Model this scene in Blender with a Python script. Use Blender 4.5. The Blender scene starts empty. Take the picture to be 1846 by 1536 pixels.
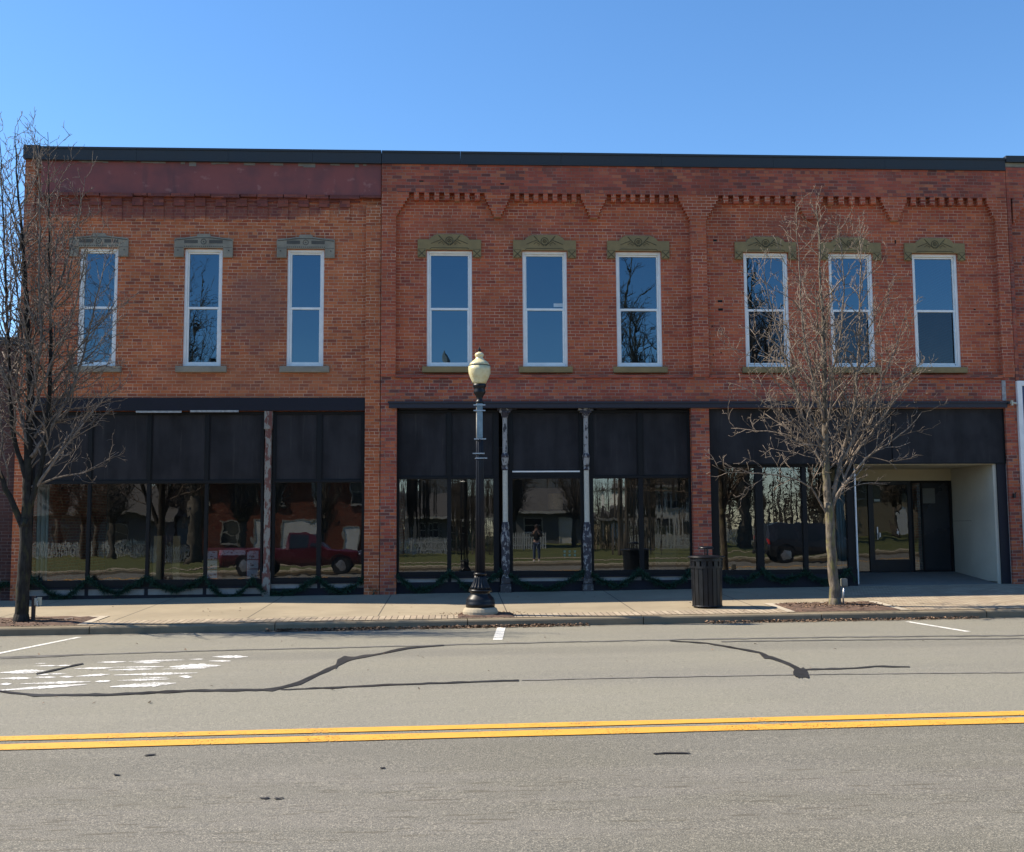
import bpy, math, random
import numpy as np
from mathutils import Vector, Matrix
from math import radians, sin, cos, pi, floor

# ------------------------------------------------------------------ camera, sky, sun, exposure
scene = bpy.context.scene
scene.render.engine = 'CYCLES'
FPX, YAW, HZN, ROLL = 1950.0, radians(3.1), 950.0, .0066
CAM = Vector((0, -25, 1.5))
_p = math.atan((HZN-768)/FPX)
_R0 = Vector((cos(YAW), -sin(YAW), 0)); FW = Vector((sin(YAW)*cos(_p), cos(YAW)*cos(_p), sin(_p))); _U0 = _R0.cross(FW)
RT = (_R0-ROLL*_U0).normalized(); UP = (_U0+ROLL*_R0).normalized()
cd = bpy.data.cameras.new("camera"); cam = bpy.data.objects.new("camera", cd); scene.collection.objects.link(cam)
M = Matrix((RT, UP, -FW)).transposed().to_4x4(); M.translation = CAM; cam.matrix_world = M
cd.sensor_fit = 'HORIZONTAL'; cd.sensor_width = 36.0; cd.lens = 36.0*FPX/1846
cd.clip_start = .05; cd.clip_end = 3000
scene.camera = cam

SUN_DIR = Vector((-.97, .235, 1.0)).normalized()      # towards the sun
world = bpy.data.worlds.new("World"); scene.world = world; world.use_nodes = True
wn = world.node_tree; bg = wn.nodes['Background']
sky = wn.nodes.new('ShaderNodeTexSky'); sky.sky_type = 'NISHITA'; sky.sun_disc = False
sky.sun_elevation = math.asin(SUN_DIR.z); sky.sun_rotation = math.atan2(SUN_DIR.x, SUN_DIR.y)
sky.altitude = 300; sky.air_density = 1.0; sky.dust_density = .15; sky.ozone_density = 4.0
hs = wn.nodes.new('ShaderNodeHueSaturation'); hs.inputs['Saturation'].default_value = 1.16
wn.links.new(sky.outputs[0], hs.inputs['Color']); wn.links.new(hs.outputs[0], bg.inputs[0]); bg.inputs[1].default_value = .11
sl = bpy.data.lights.new("sun", 'SUN'); sun = bpy.data.objects.new("sun", sl); scene.collection.objects.link(sun)
sun.rotation_euler = (-SUN_DIR).to_track_quat('-Z', 'Y').to_euler(); sun.location = (0, 0, 40)
sl.energy = 4.6; sl.angle = radians(.53); sl.color = (1.0, .89, .73)
scene.view_settings.view_transform = 'Standard'; scene.view_settings.look = 'None'
scene.view_settings.exposure = 1.0; scene.view_settings.gamma = 1
scene.cycles.max_bounces = 8; scene.cycles.transparent_max_bounces = 16; scene.cycles.glossy_bounces = 4
scene.cycles.diffuse_bounces = 3; scene.cycles.sample_clamp_indirect = 6; scene.cycles.caustics_reflective = False; scene.cycles.caustics_refractive = False
scene.cycles.use_denoising = True

# ------------------------------------------------------------------ helpers
C = scene.collection
rnd = random.Random(7)
def P(px, py, Y=0.0):
    """point of the photograph on the vertical plane y=Y"""
    d = FW+(px-923)/FPX*RT-(py-768)/FPX*UP
    return CAM+d*((Y-CAM.y)/d.y)
def X(px, py=800, Y=0.0): return P(px, py, Y).x
def Z(px, py, Y=0.0): return P(px, py, Y).z
def G0(x): return .005+.0068*x
def G(x, y):
    d = -y; g = G0(x)
    if d < 0: return g
    if d <= 5.1: return g-.032*d
    if d <= 5.25: return g-.163
    if d <= 15.7: return g-.303+.0125*(d-5.25)
    if d <= 23.9: return g-.172-.0125*(d-15.7)
    return g-.135+.006*(d-24)
def GP(px, py, lift=0.0):
    """point of the photograph on the ground"""
    d = FW+(px-923)/FPX*RT-(py-768)/FPX*UP
    t = 15.0
    for _ in range(40):
        q = CAM+d*t
        t = (G(q.x, q.y)-CAM.z)/d.z*.5+t*.5
    q = CAM+d*t
    return Vector((q.x, q.y, G(q.x, q.y)+lift))

ROOT = {}
def tag(o, label, cat, group=None, kind=None):
    if label: o['label'] = label
    if cat: o['category'] = cat
    if group: o['group'] = group
    if kind: o['kind'] = kind
    return o
def thing(name, loc, label, cat, group=None):
    o = bpy.data.objects.new(name, None); C.objects.link(o); o.location = loc; o.empty_display_size = .2
    ROOT[o.name] = Vector(loc)
    return tag(o, label, cat, group)
class MB:
    def __init__(s): s.v = []; s.f = []
    def add(s, vs, fs):
        n = len(s.v); s.v += [tuple(v) for v in vs]; s.f += [tuple(i+n for i in f) for f in fs]
    def box(s, x0, x1, y0, y1, z0, z1, b=0):
        if x0 > x1: x0, x1 = x1, x0
        if y0 > y1: y0, y1 = y1, y0
        if z0 > z1: z0, z1 = z1, z0
        s.add([(x0,y0,z0),(x1,y0,z0),(x1,y1,z0),(x0,y1,z0),(x0,y0,z1),(x1,y0,z1),(x1,y1,z1),(x0,y1,z1)],
              [(0,3,2,1),(4,5,6,7),(0,1,5,4),(1,2,6,5),(2,3,7,6),(3,0,4,7)])
        return s
    def obox(s, c, ax, ay, az):
        """box from centre and three half axes"""
        c, ax, ay, az = map(Vector, (c, ax, ay, az)); vs = []
        for k in (-1, 1):
            for i, j in ((-1,-1),(1,-1),(1,1),(-1,1)): vs.append(c+ax*i+ay*j+az*k)
        s.add(vs, [(0,3,2,1),(4,5,6,7),(0,1,5,4),(1,2,6,5),(2,3,7,6),(3,0,4,7)]); return s
    def quad(s, a, b, c, d): s.add([a, b, c, d], [(0,1,2,3)]); return s
    def prism(s, poly, y0, y1):
        """polygon of (x, z), extruded from y0 (front) to y1"""
        n = len(poly)
        s.add([(x, y0, z) for x, z in poly]+[(x, y1, z) for x, z in poly],
              [tuple(range(n)), tuple(range(2*n-1, n-1, -1))]+[(i, i+n, (i+1) % n+n, (i+1) % n) for i in range(n)])
        return s
    def lathe(s, prof, c=(0,0,0), n=24, flute=0, fl=0.0):
        c = Vector(c); vs = []; m = len(prof)
        for r, z in prof:
            for i in range(n):
                a = 2*pi*i/n; rr = r*(1-fl*(.5+.5*cos(flute*a))) if flute else r
                vs.append((c.x+rr*cos(a), c.y+rr*sin(a), c.z+z))
        fs = [(k*n+i, k*n+(i+1) % n, (k+1)*n+(i+1) % n, (k+1)*n+i) for k in range(m-1) for i in range(n)]
        if prof[0][0] > 1e-4: fs.append(tuple(range(n-1, -1, -1)))
        if prof[-1][0] > 1e-4: fs.append(tuple((m-1)*n+i for i in range(n)))
        s.add(vs, fs); return s
    def tube(s, pts, rad, n=6):
        pts = [Vector(p) for p in pts]; m = len(pts)
        if not hasattr(rad, '__len__'): rad = [rad]*m
        t0 = (pts[1]-pts[0]).normalized()
        u = t0.orthogonal().normalized(); vs = []
        for k in range(m):
            t = ((pts[min(k+1, m-1)]-pts[max(k-1, 0)])).normalized()
            u = (u-t*u.dot(t)).normalized(); w = t.cross(u)
            for i in range(n):
                a = 2*pi*i/n; vs.append(pts[k]+(u*cos(a)+w*sin(a))*rad[k])
        fs = [(k*n+i, k*n+(i+1) % n, (k+1)*n+(i+1) % n, (k+1)*n+i) for k in range(m-1) for i in range(n)]
        fs += [tuple(range(n-1, -1, -1)), tuple((m-1)*n+i for i in range(n))]
        s.add(vs, fs); return s
    def build(s, name, m, parent=None, smooth=False, bevel=0, **kw):
        me = bpy.data.meshes.new(name)
        org = ROOT.get(parent.name, Vector((0,0,0))) if parent else Vector((0,0,0))
        at = kw.pop('at', None)
        if at is not None: org = Vector(at)
        me.from_pydata([(x-org.x, y-org.y, z-org.z) for x, y, z in s.v], [], s.f); me.update()
        if smooth: me.polygons.foreach_set('use_smooth', [True]*len(me.polygons))
        me.materials.append(m)
        o = bpy.data.objects.new(name, me); C.objects.link(o)
        if parent: o.parent = parent; ROOT[o.name] = org
        if at is not None: o.location = at
        if bevel:
            b = o.modifiers.new('bevel', 'BEVEL'); b.width = bevel; b.segments = 2; b.limit_method = 'ANGLE'; b.angle_limit = radians(40)
        if kw: tag(o, kw.get('label'), kw.get('cat'), kw.get('group'), kw.get('kind'))
        return o
def copy_tree(o, parent=None):
    c = o.copy(); C.objects.link(c)
    if parent: c.parent = parent
    for ch in list(o.children): copy_tree(ch, c)
    return c

# ------------------------------------------------------------------ materials
class N:
    def __init__(s, name):
        s.m = bpy.data.materials.new(name); s.m.use_nodes = True; s.t = s.m.node_tree
        s.b = s.t.nodes['Principled BSDF']; s.out = s.t.nodes['Material Output']
        s.pos = s.t.nodes.new('ShaderNodeNewGeometry').outputs['Position']
    def n(s, t, **k):
        q = s.t.nodes.new(t)
        for a, b in k.items(): setattr(q, a, b)
        return q
    def put(s, sock, v):
        if hasattr(v, 'is_output'): s.t.links.new(v, sock)
        else: sock.default_value = v
    def math(s, op, a, b=0.0, c=None):
        q = s.n('ShaderNodeMath', operation=op); s.put(q.inputs[0], a); s.put(q.inputs[1], b)
        if c is not None: s.put(q.inputs[2], c)
        return q.outputs[0]
    def sep(s, v):
        q = s.n('ShaderNodeSeparateXYZ'); s.put(q.inputs[0], v); return q.outputs
    def comb(s, x=0.0, y=0.0, z=0.0):
        q = s.n('ShaderNodeCombineXYZ'); s.put(q.inputs[0], x); s.put(q.inputs[1], y); s.put(q.inputs[2], z); return q.outputs[0]
    def scale(s, v, k):
        q = s.n('ShaderNodeVectorMath', operation='MULTIPLY'); s.put(q.inputs[0], v); q.inputs[1].default_value = k; return q.outputs[0]
    def noise(s, sc, det=3, v=None, rough=.55, col=False):
        q = s.n('ShaderNodeTexNoise'); q.inputs['Scale'].default_value = sc; q.inputs['Detail'].default_value = det; q.inputs['Roughness'].default_value = rough
        s.put(q.inputs['Vector'], v if v is not None else s.pos); return q.outputs['Color' if col else 'Fac']
    def voro(s, sc, v=None, out='Distance', feat='F1'):
        q = s.n('ShaderNodeTexVoronoi'); q.feature = feat; q.inputs['Scale'].default_value = sc
        s.put(q.inputs['Vector'], v if v is not None else s.pos); return q.outputs[out]
    def ss(s, v, a, b, lo=0.0, hi=1.0):
        q = s.n('ShaderNodeMapRange', interpolation_type='SMOOTHSTEP'); s.put(q.inputs[0], v)
        q.inputs[1].default_value = a; q.inputs[2].default_value = b; q.inputs[3].default_value = lo; q.inputs[4].default_value = hi
        return q.outputs[0]
    def mix(s, f, a, b, mode='MIX'):
        q = s.n('ShaderNodeMix', data_type='RGBA', blend_type=mode); s.put(q.inputs[0], f)
        for sock, v in ((q.inputs[6], a), (q.inputs[7], b)):
            if hasattr(v, 'is_output'): s.t.links.new(v, sock)
            else: sock.default_value = (*v, 1) if len(v) == 3 else v
        return q.outputs[2]
    def ramp(s, v, stops, mode='LINEAR'):
        q = s.n('ShaderNodeValToRGB'); q.color_ramp.interpolation = mode; e = q.color_ramp.elements
        e[0].position, e[1].position = stops[0][0], stops[-1][0]
        e[0].color, e[1].color = (*stops[0][1], 1), (*stops[-1][1], 1)
        for p, c in stops[1:-1]: k = e.new(p); k.color = (*c, 1)
        s.put(q.inputs[0], v); return q.outputs[0]
    def bump(s, h, st=.3, dist=.01):
        q = s.n('ShaderNodeBump'); q.inputs['Strength'].default_value = st; q.inputs['Distance'].default_value = dist
        s.put(q.inputs['Height'], h); s.t.links.new(q.outputs[0], s.b.inputs['Normal']); return q.outputs[0]
    def fin(s, col=None, rough=.8, metal=0.0, spec=.5):
        if col is not None: s.put(s.b.inputs['Base Color'], col if hasattr(col, 'is_output') else (*col, 1))
        s.put(s.b.inputs['Roughness'], rough); s.b.inputs['Metallic'].default_value = metal; s.b.inputs['Specular IOR Level'].default_value = spec
        return s.m
def dk(c, k): return tuple(min(1, x*k) for x in c)
def plain(name, col, rough=.7, var=.18, sc=4, metal=0.0, bump=0.0, fine=60, spec=.5):
    n = N(name); a = n.noise(sc, 5); b = n.noise(fine, 2)
    c = n.mix(n.ss(a, .3, .7), dk(col, 1-var), dk(col, 1+var))
    c = n.mix(n.ss(b, .35, .65, 0, .35), c, dk(col, 1-1.5*var))
    if bump: n.bump(b, bump, .004)
    return n.fin(c, n.ss(a, .3, .7, max(.05, rough-.08), min(1, rough+.08)), metal, spec)

def brick_mat(name, palette, mortar, seed=0.0, h=.0744, w=.222, joint=.011, stains=None, mortar2=None, dark=0.0):
    n = N(name); x, y, z = n.sep(n.pos)
    wob = n.noise(9, 2); wob2 = n.noise(1.7, 2)
    u = n.math('ADD', n.math('ADD', x, y), n.math('MULTIPLY', wob, .008))
    v = n.math('ADD', z, n.math('ADD', n.math('MULTIPLY', wob, .007), n.math('MULTIPLY', wob2, .016)))
    rv = n.math('DIVIDE', v, h); row = n.math('FLOOR', rv); fv = n.math('FRACT', rv)
    q = n.n('ShaderNodeTexWhiteNoise', noise_dimensions='1D'); n.put(q.inputs['W'], row)
    ru = n.math('ADD', n.math('DIVIDE', u, w), n.math('ADD', n.math('MULTIPLY', n.math('MODULO', row, 2.0), .5), n.math('MULTIPLY', q.outputs[0], .22)))
    # every seventh course is a header course
    hd = n.math('LESS_THAN', n.math('MODULO', n.math('ADD', row, 700.0), 7.0), .5)
    ru = n.math('MULTIPLY', ru, n.math('ADD', 1.0, hd))
    col = n.math('FLOOR', ru); fu = n.math('FRACT', ru)
    du = n.math('MULTIPLY', n.math('MINIMUM', fu, n.math('SUBTRACT', 1.0, fu)), w)
    du = n.math('DIVIDE', du, n.math('ADD', 1.0, hd))
    dv = n.math('MULTIPLY', n.math('MINIMUM', fv, n.math('SUBTRACT', 1.0, fv)), h)
    m = n.ss(n.math('MINIMUM', du, dv), joint*.3, joint*.75, 1, 0)
    wn_ = n.n('ShaderNodeTexWhiteNoise', noise_dimensions='3D'); n.put(wn_.inputs['Vector'], n.comb(col, row, float(seed)))
    k = len(palette); c = n.ramp(wn_.outputs[0], [(i/k, p) for i, p in enumerate(palette)], 'CONSTANT')
    sc_ = n.sep(wn_.outputs['Color'])
    c = n.mix(n.math('MULTIPLY', sc_[1], .42), c, (.5, .5, .5), 'MULTIPLY')
    c = n.mix(n.ss(n.noise(70, 3), .3, .75, 0, .35), c, dk(palette[0], .45))          # pitted faces
    c = n.mix(n.ss(n.noise(.55, 4), .4, .68, 0, .33), c, dk(palette[0], 1.35))        # paler zones
    c = n.mix(n.ss(n.noise(.9, 5, n.scale(n.pos, (1, 1, .45))), .47, .72, 0, .6+dark), c, dk(palette[0], .55))
    mc = n.mix(n.ss(n.noise(2.1, 4), .35, .62), mortar, mortar2 or dk(mortar, .6))
    c = n.mix(m, c, mc)
    if stains:
        for (cx, cz, rx, rz, colr, amt) in stains:
            dd = n.math('ADD', n.math('POWER', n.math('DIVIDE', n.math('SUBTRACT', x, cx), rx), 2.0), n.math('POWER', n.math('DIVIDE', n.math('SUBTRACT', z, cz), rz), 2.0))
            dd = n.math('ADD', dd, n.math('MULTIPLY', n.math('SUBTRACT', n.noise(2.6, 5), .5), 1.8))
            c = n.mix(n.ss(dd, .35, 1.1, amt, 0), c, colr)
    hgt = n.math('ADD', n.math('MULTIPLY', n.math('SUBTRACT', 1.0, m), 1.0), n.math('ADD', n.math('MULTIPLY', n.noise(80, 2), .3), n.math('MULTIPLY', sc_[2], .5)))
    n.bump(hgt, .55, .008)
    return n.fin(c, .92, spec=.25)

def peel_mat(name, paint, under, amt=.5, sc=(9, 9, 5), rough=.6):
    n = N(name); a = n.noise(1.0, 6, n.scale(n.pos, sc), .62)
    m = n.ss(a, 1-amt-.02, 1-amt+.02)
    c = n.mix(n.ss(n.noise(30, 3), .3, .7, 0, .35), paint, dk(paint, .55))
    c = n.mix(m, c, n.mix(n.noise(40, 2), under, dk(under, .5)))
    n.bump(n.math('SUBTRACT', 1.0, m), .5, .004)
    return n.fin(c, rough)

def glass_mat(name, base=.16, tint=(.62, .68, .68), wave=.35, wsc=(2.2, 2.2, .5), dist=.004, dirt=.03, rough=0.0, gt=(1, 1, 1)):
    """window glass: see-through, mirror-like towards grazing, uneven old sheet, a film of dust"""
    n = N(name); n.t.nodes.remove(n.b)
    h = n.math('ADD', n.noise(1.0, 1, n.scale(n.pos, wsc)), n.math('MULTIPLY', n.noise(1.0, 1, n.scale(n.pos, tuple(3.1*a for a in wsc))), .14))
    bp = n.n('ShaderNodeBump'); bp.inputs['Strength'].default_value = wave; bp.inputs['Distance'].default_value = dist; n.put(bp.inputs['Height'], h)
    tr = n.n('ShaderNodeBsdfTransparent'); tr.inputs[0].default_value = (*tint, 1)
    gl = n.n('ShaderNodeBsdfGlossy'); gl.inputs['Color'].default_value = (*gt, 1); gl.inputs['Roughness'].default_value = rough; n.t.links.new(bp.outputs[0], gl.inputs['Normal'])
    lw = n.n('ShaderNodeLayerWeight'); lw.inputs[0].default_value = .5
    fac = n.math('MINIMUM', n.math('ADD', base, n.math('MULTIPLY', n.math('POWER', lw.outputs['Facing'], 4.0), .8)), 1.0)
    mx = n.n('ShaderNodeMixShader'); n.put(mx.inputs[0], fac); n.t.links.new(tr.outputs[0], mx.inputs[1]); n.t.links.new(gl.outputs[0], mx.inputs[2])
    df = n.n('ShaderNodeBsdfDiffuse'); df.inputs[0].default_value = (.5, .5, .48, 1)
    m2 = n.n('ShaderNodeMixShader'); n.put(m2.inputs[0], n.ss(n.noise(1.6, 5), .35, .8, dirt*.3, dirt)); n.t.links.new(mx.outputs[0], m2.inputs[1]); n.t.links.new(df.outputs[0], m2.inputs[2])
    n.t.links.new(m2.outputs[0], n.out.inputs[0])
    return n.m

# brick palettes (linear reflectances)
OR = [(0.521,0.144,0.059),(0.593,0.176,0.069),(0.458,0.116,0.055),(0.573,0.186,0.079),(0.500,0.130,0.055),(0.365,0.097,0.055),(0.552,0.158,0.063),(0.271,0.082,0.055),(0.625,0.205,0.084)]
RD = [(0.504,0.122,0.061),(0.560,0.142,0.064),(0.448,0.102,0.056),(0.527,0.146,0.069),(0.404,0.090,0.054),(0.594,0.159,0.064),(0.482,0.112,0.059),(0.303,0.078,0.054),(0.471,0.117,0.062),(0.572,0.142,0.060)]
TOPP = [(0.402,0.098,0.062),(0.497,0.132,0.067),(0.306,0.083,0.062),(0.158,0.064,0.056),(0.433,0.109,0.067),(0.508,0.172,0.090),(0.360,0.087,0.060),(0.180,0.077,0.065),(0.454,0.109,0.063)]
M_OR = brick_mat('brick_orange', OR, (.66,.42,.28), 1, stains=[(-4.6, 6.6, .85, 1.1, (.20,.105,.09), .45), (-6.6, 8.95, 4.6, .30, (.15,.05,.05), .7), (-4.6,5.0,2.6,.5,(.33,.15,.09),.3)])
M_RD = brick_mat('brick_red', RD, (.58,.36,.25), 2, stains=[(-.21,4.98,.55,.2,(.14,.055,.045),.45),(1.97,4.98,.55,.2,(.14,.055,.045),.45),(4.2,4.98,.55,.2,(.14,.055,.045),.45),(11.6,4.98,.6,.22,(.14,.055,.045),.45),(8.6,8.6,1.4,.35,(.19,.07,.05),.4),(.8,8.55,1.6,.25,(.19,.07,.05),.35)])
M_TOP = brick_mat('brick_weathered', TOPP, (.30,.20,.16), 3, joint=.008, dark=.2)
M_LOW = brick_mat('brick_spalled', TOPP+OR[:4], (.40,.29,.23), 4, dark=.15)
M_PIER = brick_mat('brick_pier', OR[:3]+RD[:5], (.40,.26,.18), 5, joint=.009, stains=[(-1.52, 2.6, .3, .9, (.34,.17,.14), .4)])
M_NB = brick_mat('brick_neighbour', RD[:5]+TOPP[:4], (.40,.27,.21), 6)
M_DKBR = brick_mat('brick_dark', [(.09,.045,.04),(.12,.055,.045),(.07,.04,.04),(.10,.05,.042)], (.16,.12,.11), 8)
M_MAROON = N('maroon_paint')
_c = M_MAROON.mix(M_MAROON.ss(M_MAROON.noise(1.2, 6), .38, .66), (.245,.070,.062), (.165,.058,.058))
_c = M_MAROON.mix(M_MAROON.ss(M_MAROON.noise(.8, 5, M_MAROON.scale(M_MAROON.pos, (2.4, 1, .5))), .58, .74, 0, .65), _c, (.085,.045,.05))
_c = M_MAROON.mix(M_MAROON.ss(M_MAROON.noise(5, 6), .60, .72, 0, .5), _c, (.36,.17,.15))
M_MAROON.bump(M_MAROON.noise(14, 5), .35, .01); M_MAROON = M_MAROON.fin(_c, .8)
M_COP = plain('coping_metal', (.028,.030,.034), .5, .10, 1.5, spec=.4)
M_NAVY = plain('navy_paint', (.014,.014,.022), .65, .2, 3, spec=.3)
M_FRAME = plain('black_frame', (.008,.008,.009), .55, .2, 3, spec=.25)
def panel_mat():
    n = N('charcoal_panel'); c = n.mix(n.ss(n.noise(1.0, 5, n.scale(n.pos, (2.2, 2, .6))), .35, .7), (.019,.018,.020), (.033,.031,.034))
    c = n.mix(n.ss(n.noise(1.0, 4, n.scale(n.pos, (14, 2, .9))), .58, .75, 0, .45), c, (.055,.052,.05))
    c = n.mix(n.ss(n.voro(7), .0, .03, .35, 0), c, (.09,.085,.08))
    return n.fin(c, n.ss(n.noise(3, 4), .3, .7, .6, .85), spec=.22)
M_PANEL = panel_mat()
M_STRIP = plain('pale_strip', (.31,.30,.275), .6, .14, 5)
M_WHITE = plain('white_frame', (.86,.84,.80), .45, .06, 6)
M_GREEN = plain('olive_stone', (.265,.190,.085), .85, .16, 3, bump=.3)
M_GREEND = plain('olive_groove_shade', (.095,.075,.038), .9, .16, 3)  # darker olive for the carving: groove shadow painted in, along with grime
M_GREY = plain('grey_stone', (.275,.238,.180), .88, .2, 3, bump=.3)
M_GREYD = plain('grey_groove_shade', (.10,.09,.075), .9, .2, 3)  # darker grey carving colour, holds painted groove shade as well as dirt
M_CREAM = plain('cream_plaster', (.50,.47,.385), .75, .10, 1.2)
M_CREAM2 = plain('cream_ceiling', (.50,.45,.31), .75, .10, 1.2)
M_IRONW = peel_mat('cream_iron', (.60,.56,.46), (.06,.045,.04), .10, (6, 6, 3))
M_IRONP = peel_mat('peeling_iron', (.035,.03,.042), (.40,.38,.36), .46, (14, 14, 9))
M_IRONB = peel_mat('rusty_base', (.06,.05,.05), (.22,.20,.19), .45, (10, 10, 6))
M_RUST = peel_mat('rusty_post', (.17,.060,.045), (.36,.33,.28), .50, (11, 11, 5))
M_BAND = peel_mat('flaking_band', (.022,.022,.034), (.22,.17,.165), .33, (2.2, 5, 16))
M_UGLASS = glass_mat('upper_glass', .175, (.30,.32,.33), .20, (1.3, 1.3, .8), .010, .015, gt=(.52,.80,1))
M_UGLASS2 = glass_mat('screened_glass', .06, (.2,.22,.25), .2, (1.3, 1.3, .8), .004, .03, gt=(.7,.85,1))
M_SGLASS = glass_mat('old_shop_glass', .165, (.70,.74,.73), .5, (7, 2.2, .45), .0030, .012)
M_SGLASS2 = glass_mat('shop_glass', .155, (.72,.76,.75), .4, (2.2, 2.2, 2.0), .0024, .012)
M_SGLASS3 = glass_mat('flat_glass', .165, (.72,.76,.75), .3, (1.5, 1.5, 1.2), .0012, .012)
M_MBR = brick_mat('maroon_brick', [(.25,.075,.06),(.29,.085,.062),(.20,.065,.06),(.17,.06,.06),(.33,.10,.065)], (.20,.085,.07), 11)
M_DGLASS = glass_mat('door_glass', .12, (.6,.64,.62), .35, (2.5, 2, 1.2), .004, .02)
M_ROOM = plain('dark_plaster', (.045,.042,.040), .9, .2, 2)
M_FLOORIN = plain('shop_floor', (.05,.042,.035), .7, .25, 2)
M_ROOF = plain('roof_felt', (.05,.05,.055), .9, .2, 1)
M_BLACK = plain('black_metal', (.008,.009,.012), .38, .2, 6, spec=.32)
M_POLE = plain('lamp_paint', (.007,.010,.018), .5, .15, 6, spec=.25)
M_ALU = plain('bare_metal', (.45,.46,.48), .35, .1, 8, metal=.8)
# ------------------------------------------------------------------ ground
def asphalt():
    n = N('asphalt'); x, y, z = n.sep(n.pos); d = n.math('MULTIPLY', y, -1.0)
    near = n.ss(n.math('ADD', d, n.math('MULTIPLY', n.noise(.8, 3), .25)), 15.95, 16.05)
    c = n.mix(near, (.208,.200,.156), (.120,.114,.088))
    c = n.mix(n.ss(n.noise(.35, 4), .35, .7, 0, .30), c, (.15,.145,.135))
    c = n.mix(n.ss(n.noise(1.0, 5, n.scale(n.pos, (.5, 3, 1))), .45, .75, 0, .25), c, (.25,.235,.20))
    # rolled wheel tracks, darker streaks along the lanes
    for a, b, w, k in ((9.6, 0, .7, .22), (12.6, 0, .8, .2), (18.1, 0, .75, .0)):
        band = n.ss(n.math('ABSOLUTE', n.math('SUBTRACT', d, a)), w*.4, w, 1, 0)
        c = n.mix(n.math('MULTIPLY', band, k), c, (.12,.118,.112))
    band = n.ss(n.math('ABSOLUTE', n.math('SUBTRACT', d, 18.15)), .45, 1.0, 1, 0)
    st = n.ss(n.noise(1.0, 4, n.scale(n.pos, (2.6, 13, 1)), .6), .52, .62, 0, .85)
    
    c = n.mix(n.math('MULTIPLY', n.ss(n.math('ABSOLUTE', n.math('SUBTRACT', d, 18.1)), .3, 1.3, 1, 0), n.ss(n.noise(1, 3, n.scale(n.pos, (.8, 3, 1))), .4, .6, .1, .4)), c, (.165,.152,.135))
    # long scuffs parallel to the kerb
    sc = n.ss(n.noise(1.0, 3, n.scale(n.pos, (.22, 26, 1))), .62, .72, 0, .28); c = n.mix(sc, c, (.12,.115,.11))
    # aggregate
    f = n.noise(115, 2, rough=.75); c = n.mix(n.ss(f, .52, .70), c, (.39,.35,.28)); c = n.mix(n.ss(f, .50, .30, 0, .85), c, (.05,.05,.05))
    g2 = n.noise(28, 3, rough=.7); c = n.mix(n.ss(g2, .55, .7, 0, .32), c, (.36,.33,.26)); c = n.mix(n.ss(g2, .45, .3, 0, .38), c, (.07,.066,.055))
    v = n.voro(85, out='Distance'); c = n.mix(n.ss(v, .0, .22, .5, 0), c, (.42,.38,.31))
    v2 = n.voro(34, out='Distance'); c = n.mix(n.ss(v2, .0, .10, .8, 0), c, (.06,.06,.06))
    c = n.mix(n.math('MULTIPLY', n.ss(n.math('ABSOLUTE', n.math('SUBTRACT', d, 18.15)), .5, 1.15, 1, 0), n.ss(n.noise(1.0, 3, n.scale(n.pos, (3.2, 17, 1)), .6), .57, .66, 0, .62)), c, (.085,.075,.055))
    c = n.mix(n.math('MULTIPLY', n.ss(n.math('ABSOLUTE', n.math('SUBTRACT', d, 9.6)), .2, .8, 1, 0), .16), c, (.11,.105,.085))
    c = n.mix(n.math('MULTIPLY', n.ss(d, 5.75, 5.3), n.ss(n.noise(3.5, 5), .35, .6, .15, .75)), c, (.085,.065,.045))
    c = n.mix(n.ss(n.voro(1.35), .0, .035, .5, 0), c, (.07,.065,.055))
    n.bump(n.math('ADD', f, n.noise(30, 2)), .5, .006)
    return n.fin(c, .85, spec=.3)
def concrete(name, base, joint=True, dirt=.3):
    n = N(name); x, y, z = n.sep(n.pos)
    c = n.mix(n.ss(n.noise(.7, 5), .35, .68), base, dk(base, .80))
    c = n.mix(n.ss(n.noise(5, 6), .45, .75, 0, dirt), c, dk(base, .6))
    c = n.mix(n.ss(n.noise(90, 2), .3, .7, 0, .35), c, dk(base, .75))
    c = n.mix(n.ss(n.voro(2.3), .0, .06, .8, 0), c, dk(base, .25))
    if joint:
        fx = n.math('FRACT', n.math('DIVIDE', n.math('ADD', x, 101.05), 2.43)); e = n.math('MINIMUM', fx, n.math('SUBTRACT', 1.0, fx))
        c = n.mix(n.ss(e, .002, .0065, .9, 0), c, (.05,.045,.04))
    n.bump(n.noise(60, 3), .25, .003)
    return n.fin(c, .9, spec=.3)
def paver_mat(name, cols, sx=.205, sy=.10, rot=False):
    n = N(name); x, y, z = n.sep(n.pos)
    if rot: x, y = y, x
    rv = n.math('DIVIDE', y, sy); row = n.math('FLOOR', rv); fv = n.math('FRACT', rv)
    ru = n.math('ADD', n.math('DIVIDE', x, sx), n.math('MULTIPLY', n.math('MODULO', row, 2.0), .5)); col = n.math('FLOOR', ru); fu = n.math('FRACT', ru)
    m = n.math('MINIMUM', n.math('MULTIPLY', n.math('MINIMUM', fu, n.math('SUBTRACT', 1.0, fu)), sx), n.math('MULTIPLY', n.math('MINIMUM', fv, n.math('SUBTRACT', 1.0, fv)), sy))
    w = n.n('ShaderNodeTexWhiteNoise', noise_dimensions='3D'); n.put(w.inputs['Vector'], n.comb(col, row, 3.0))
    c = n.ramp(w.outputs[0], [(i/len(cols), q) for i, q in enumerate(cols)], 'CONSTANT')
    c = n.mix(n.ss(n.noise(1.4, 5), .4, .7, 0, .5), c, dk(cols[0], .7))
    c = n.mix(n.ss(m, .004, .011, .9, 0), c, (.05,.04,.03))
    n.bump(n.ss(m, .0, .01), .4, .004)
    return n.fin(c, .88, spec=.3)
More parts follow.
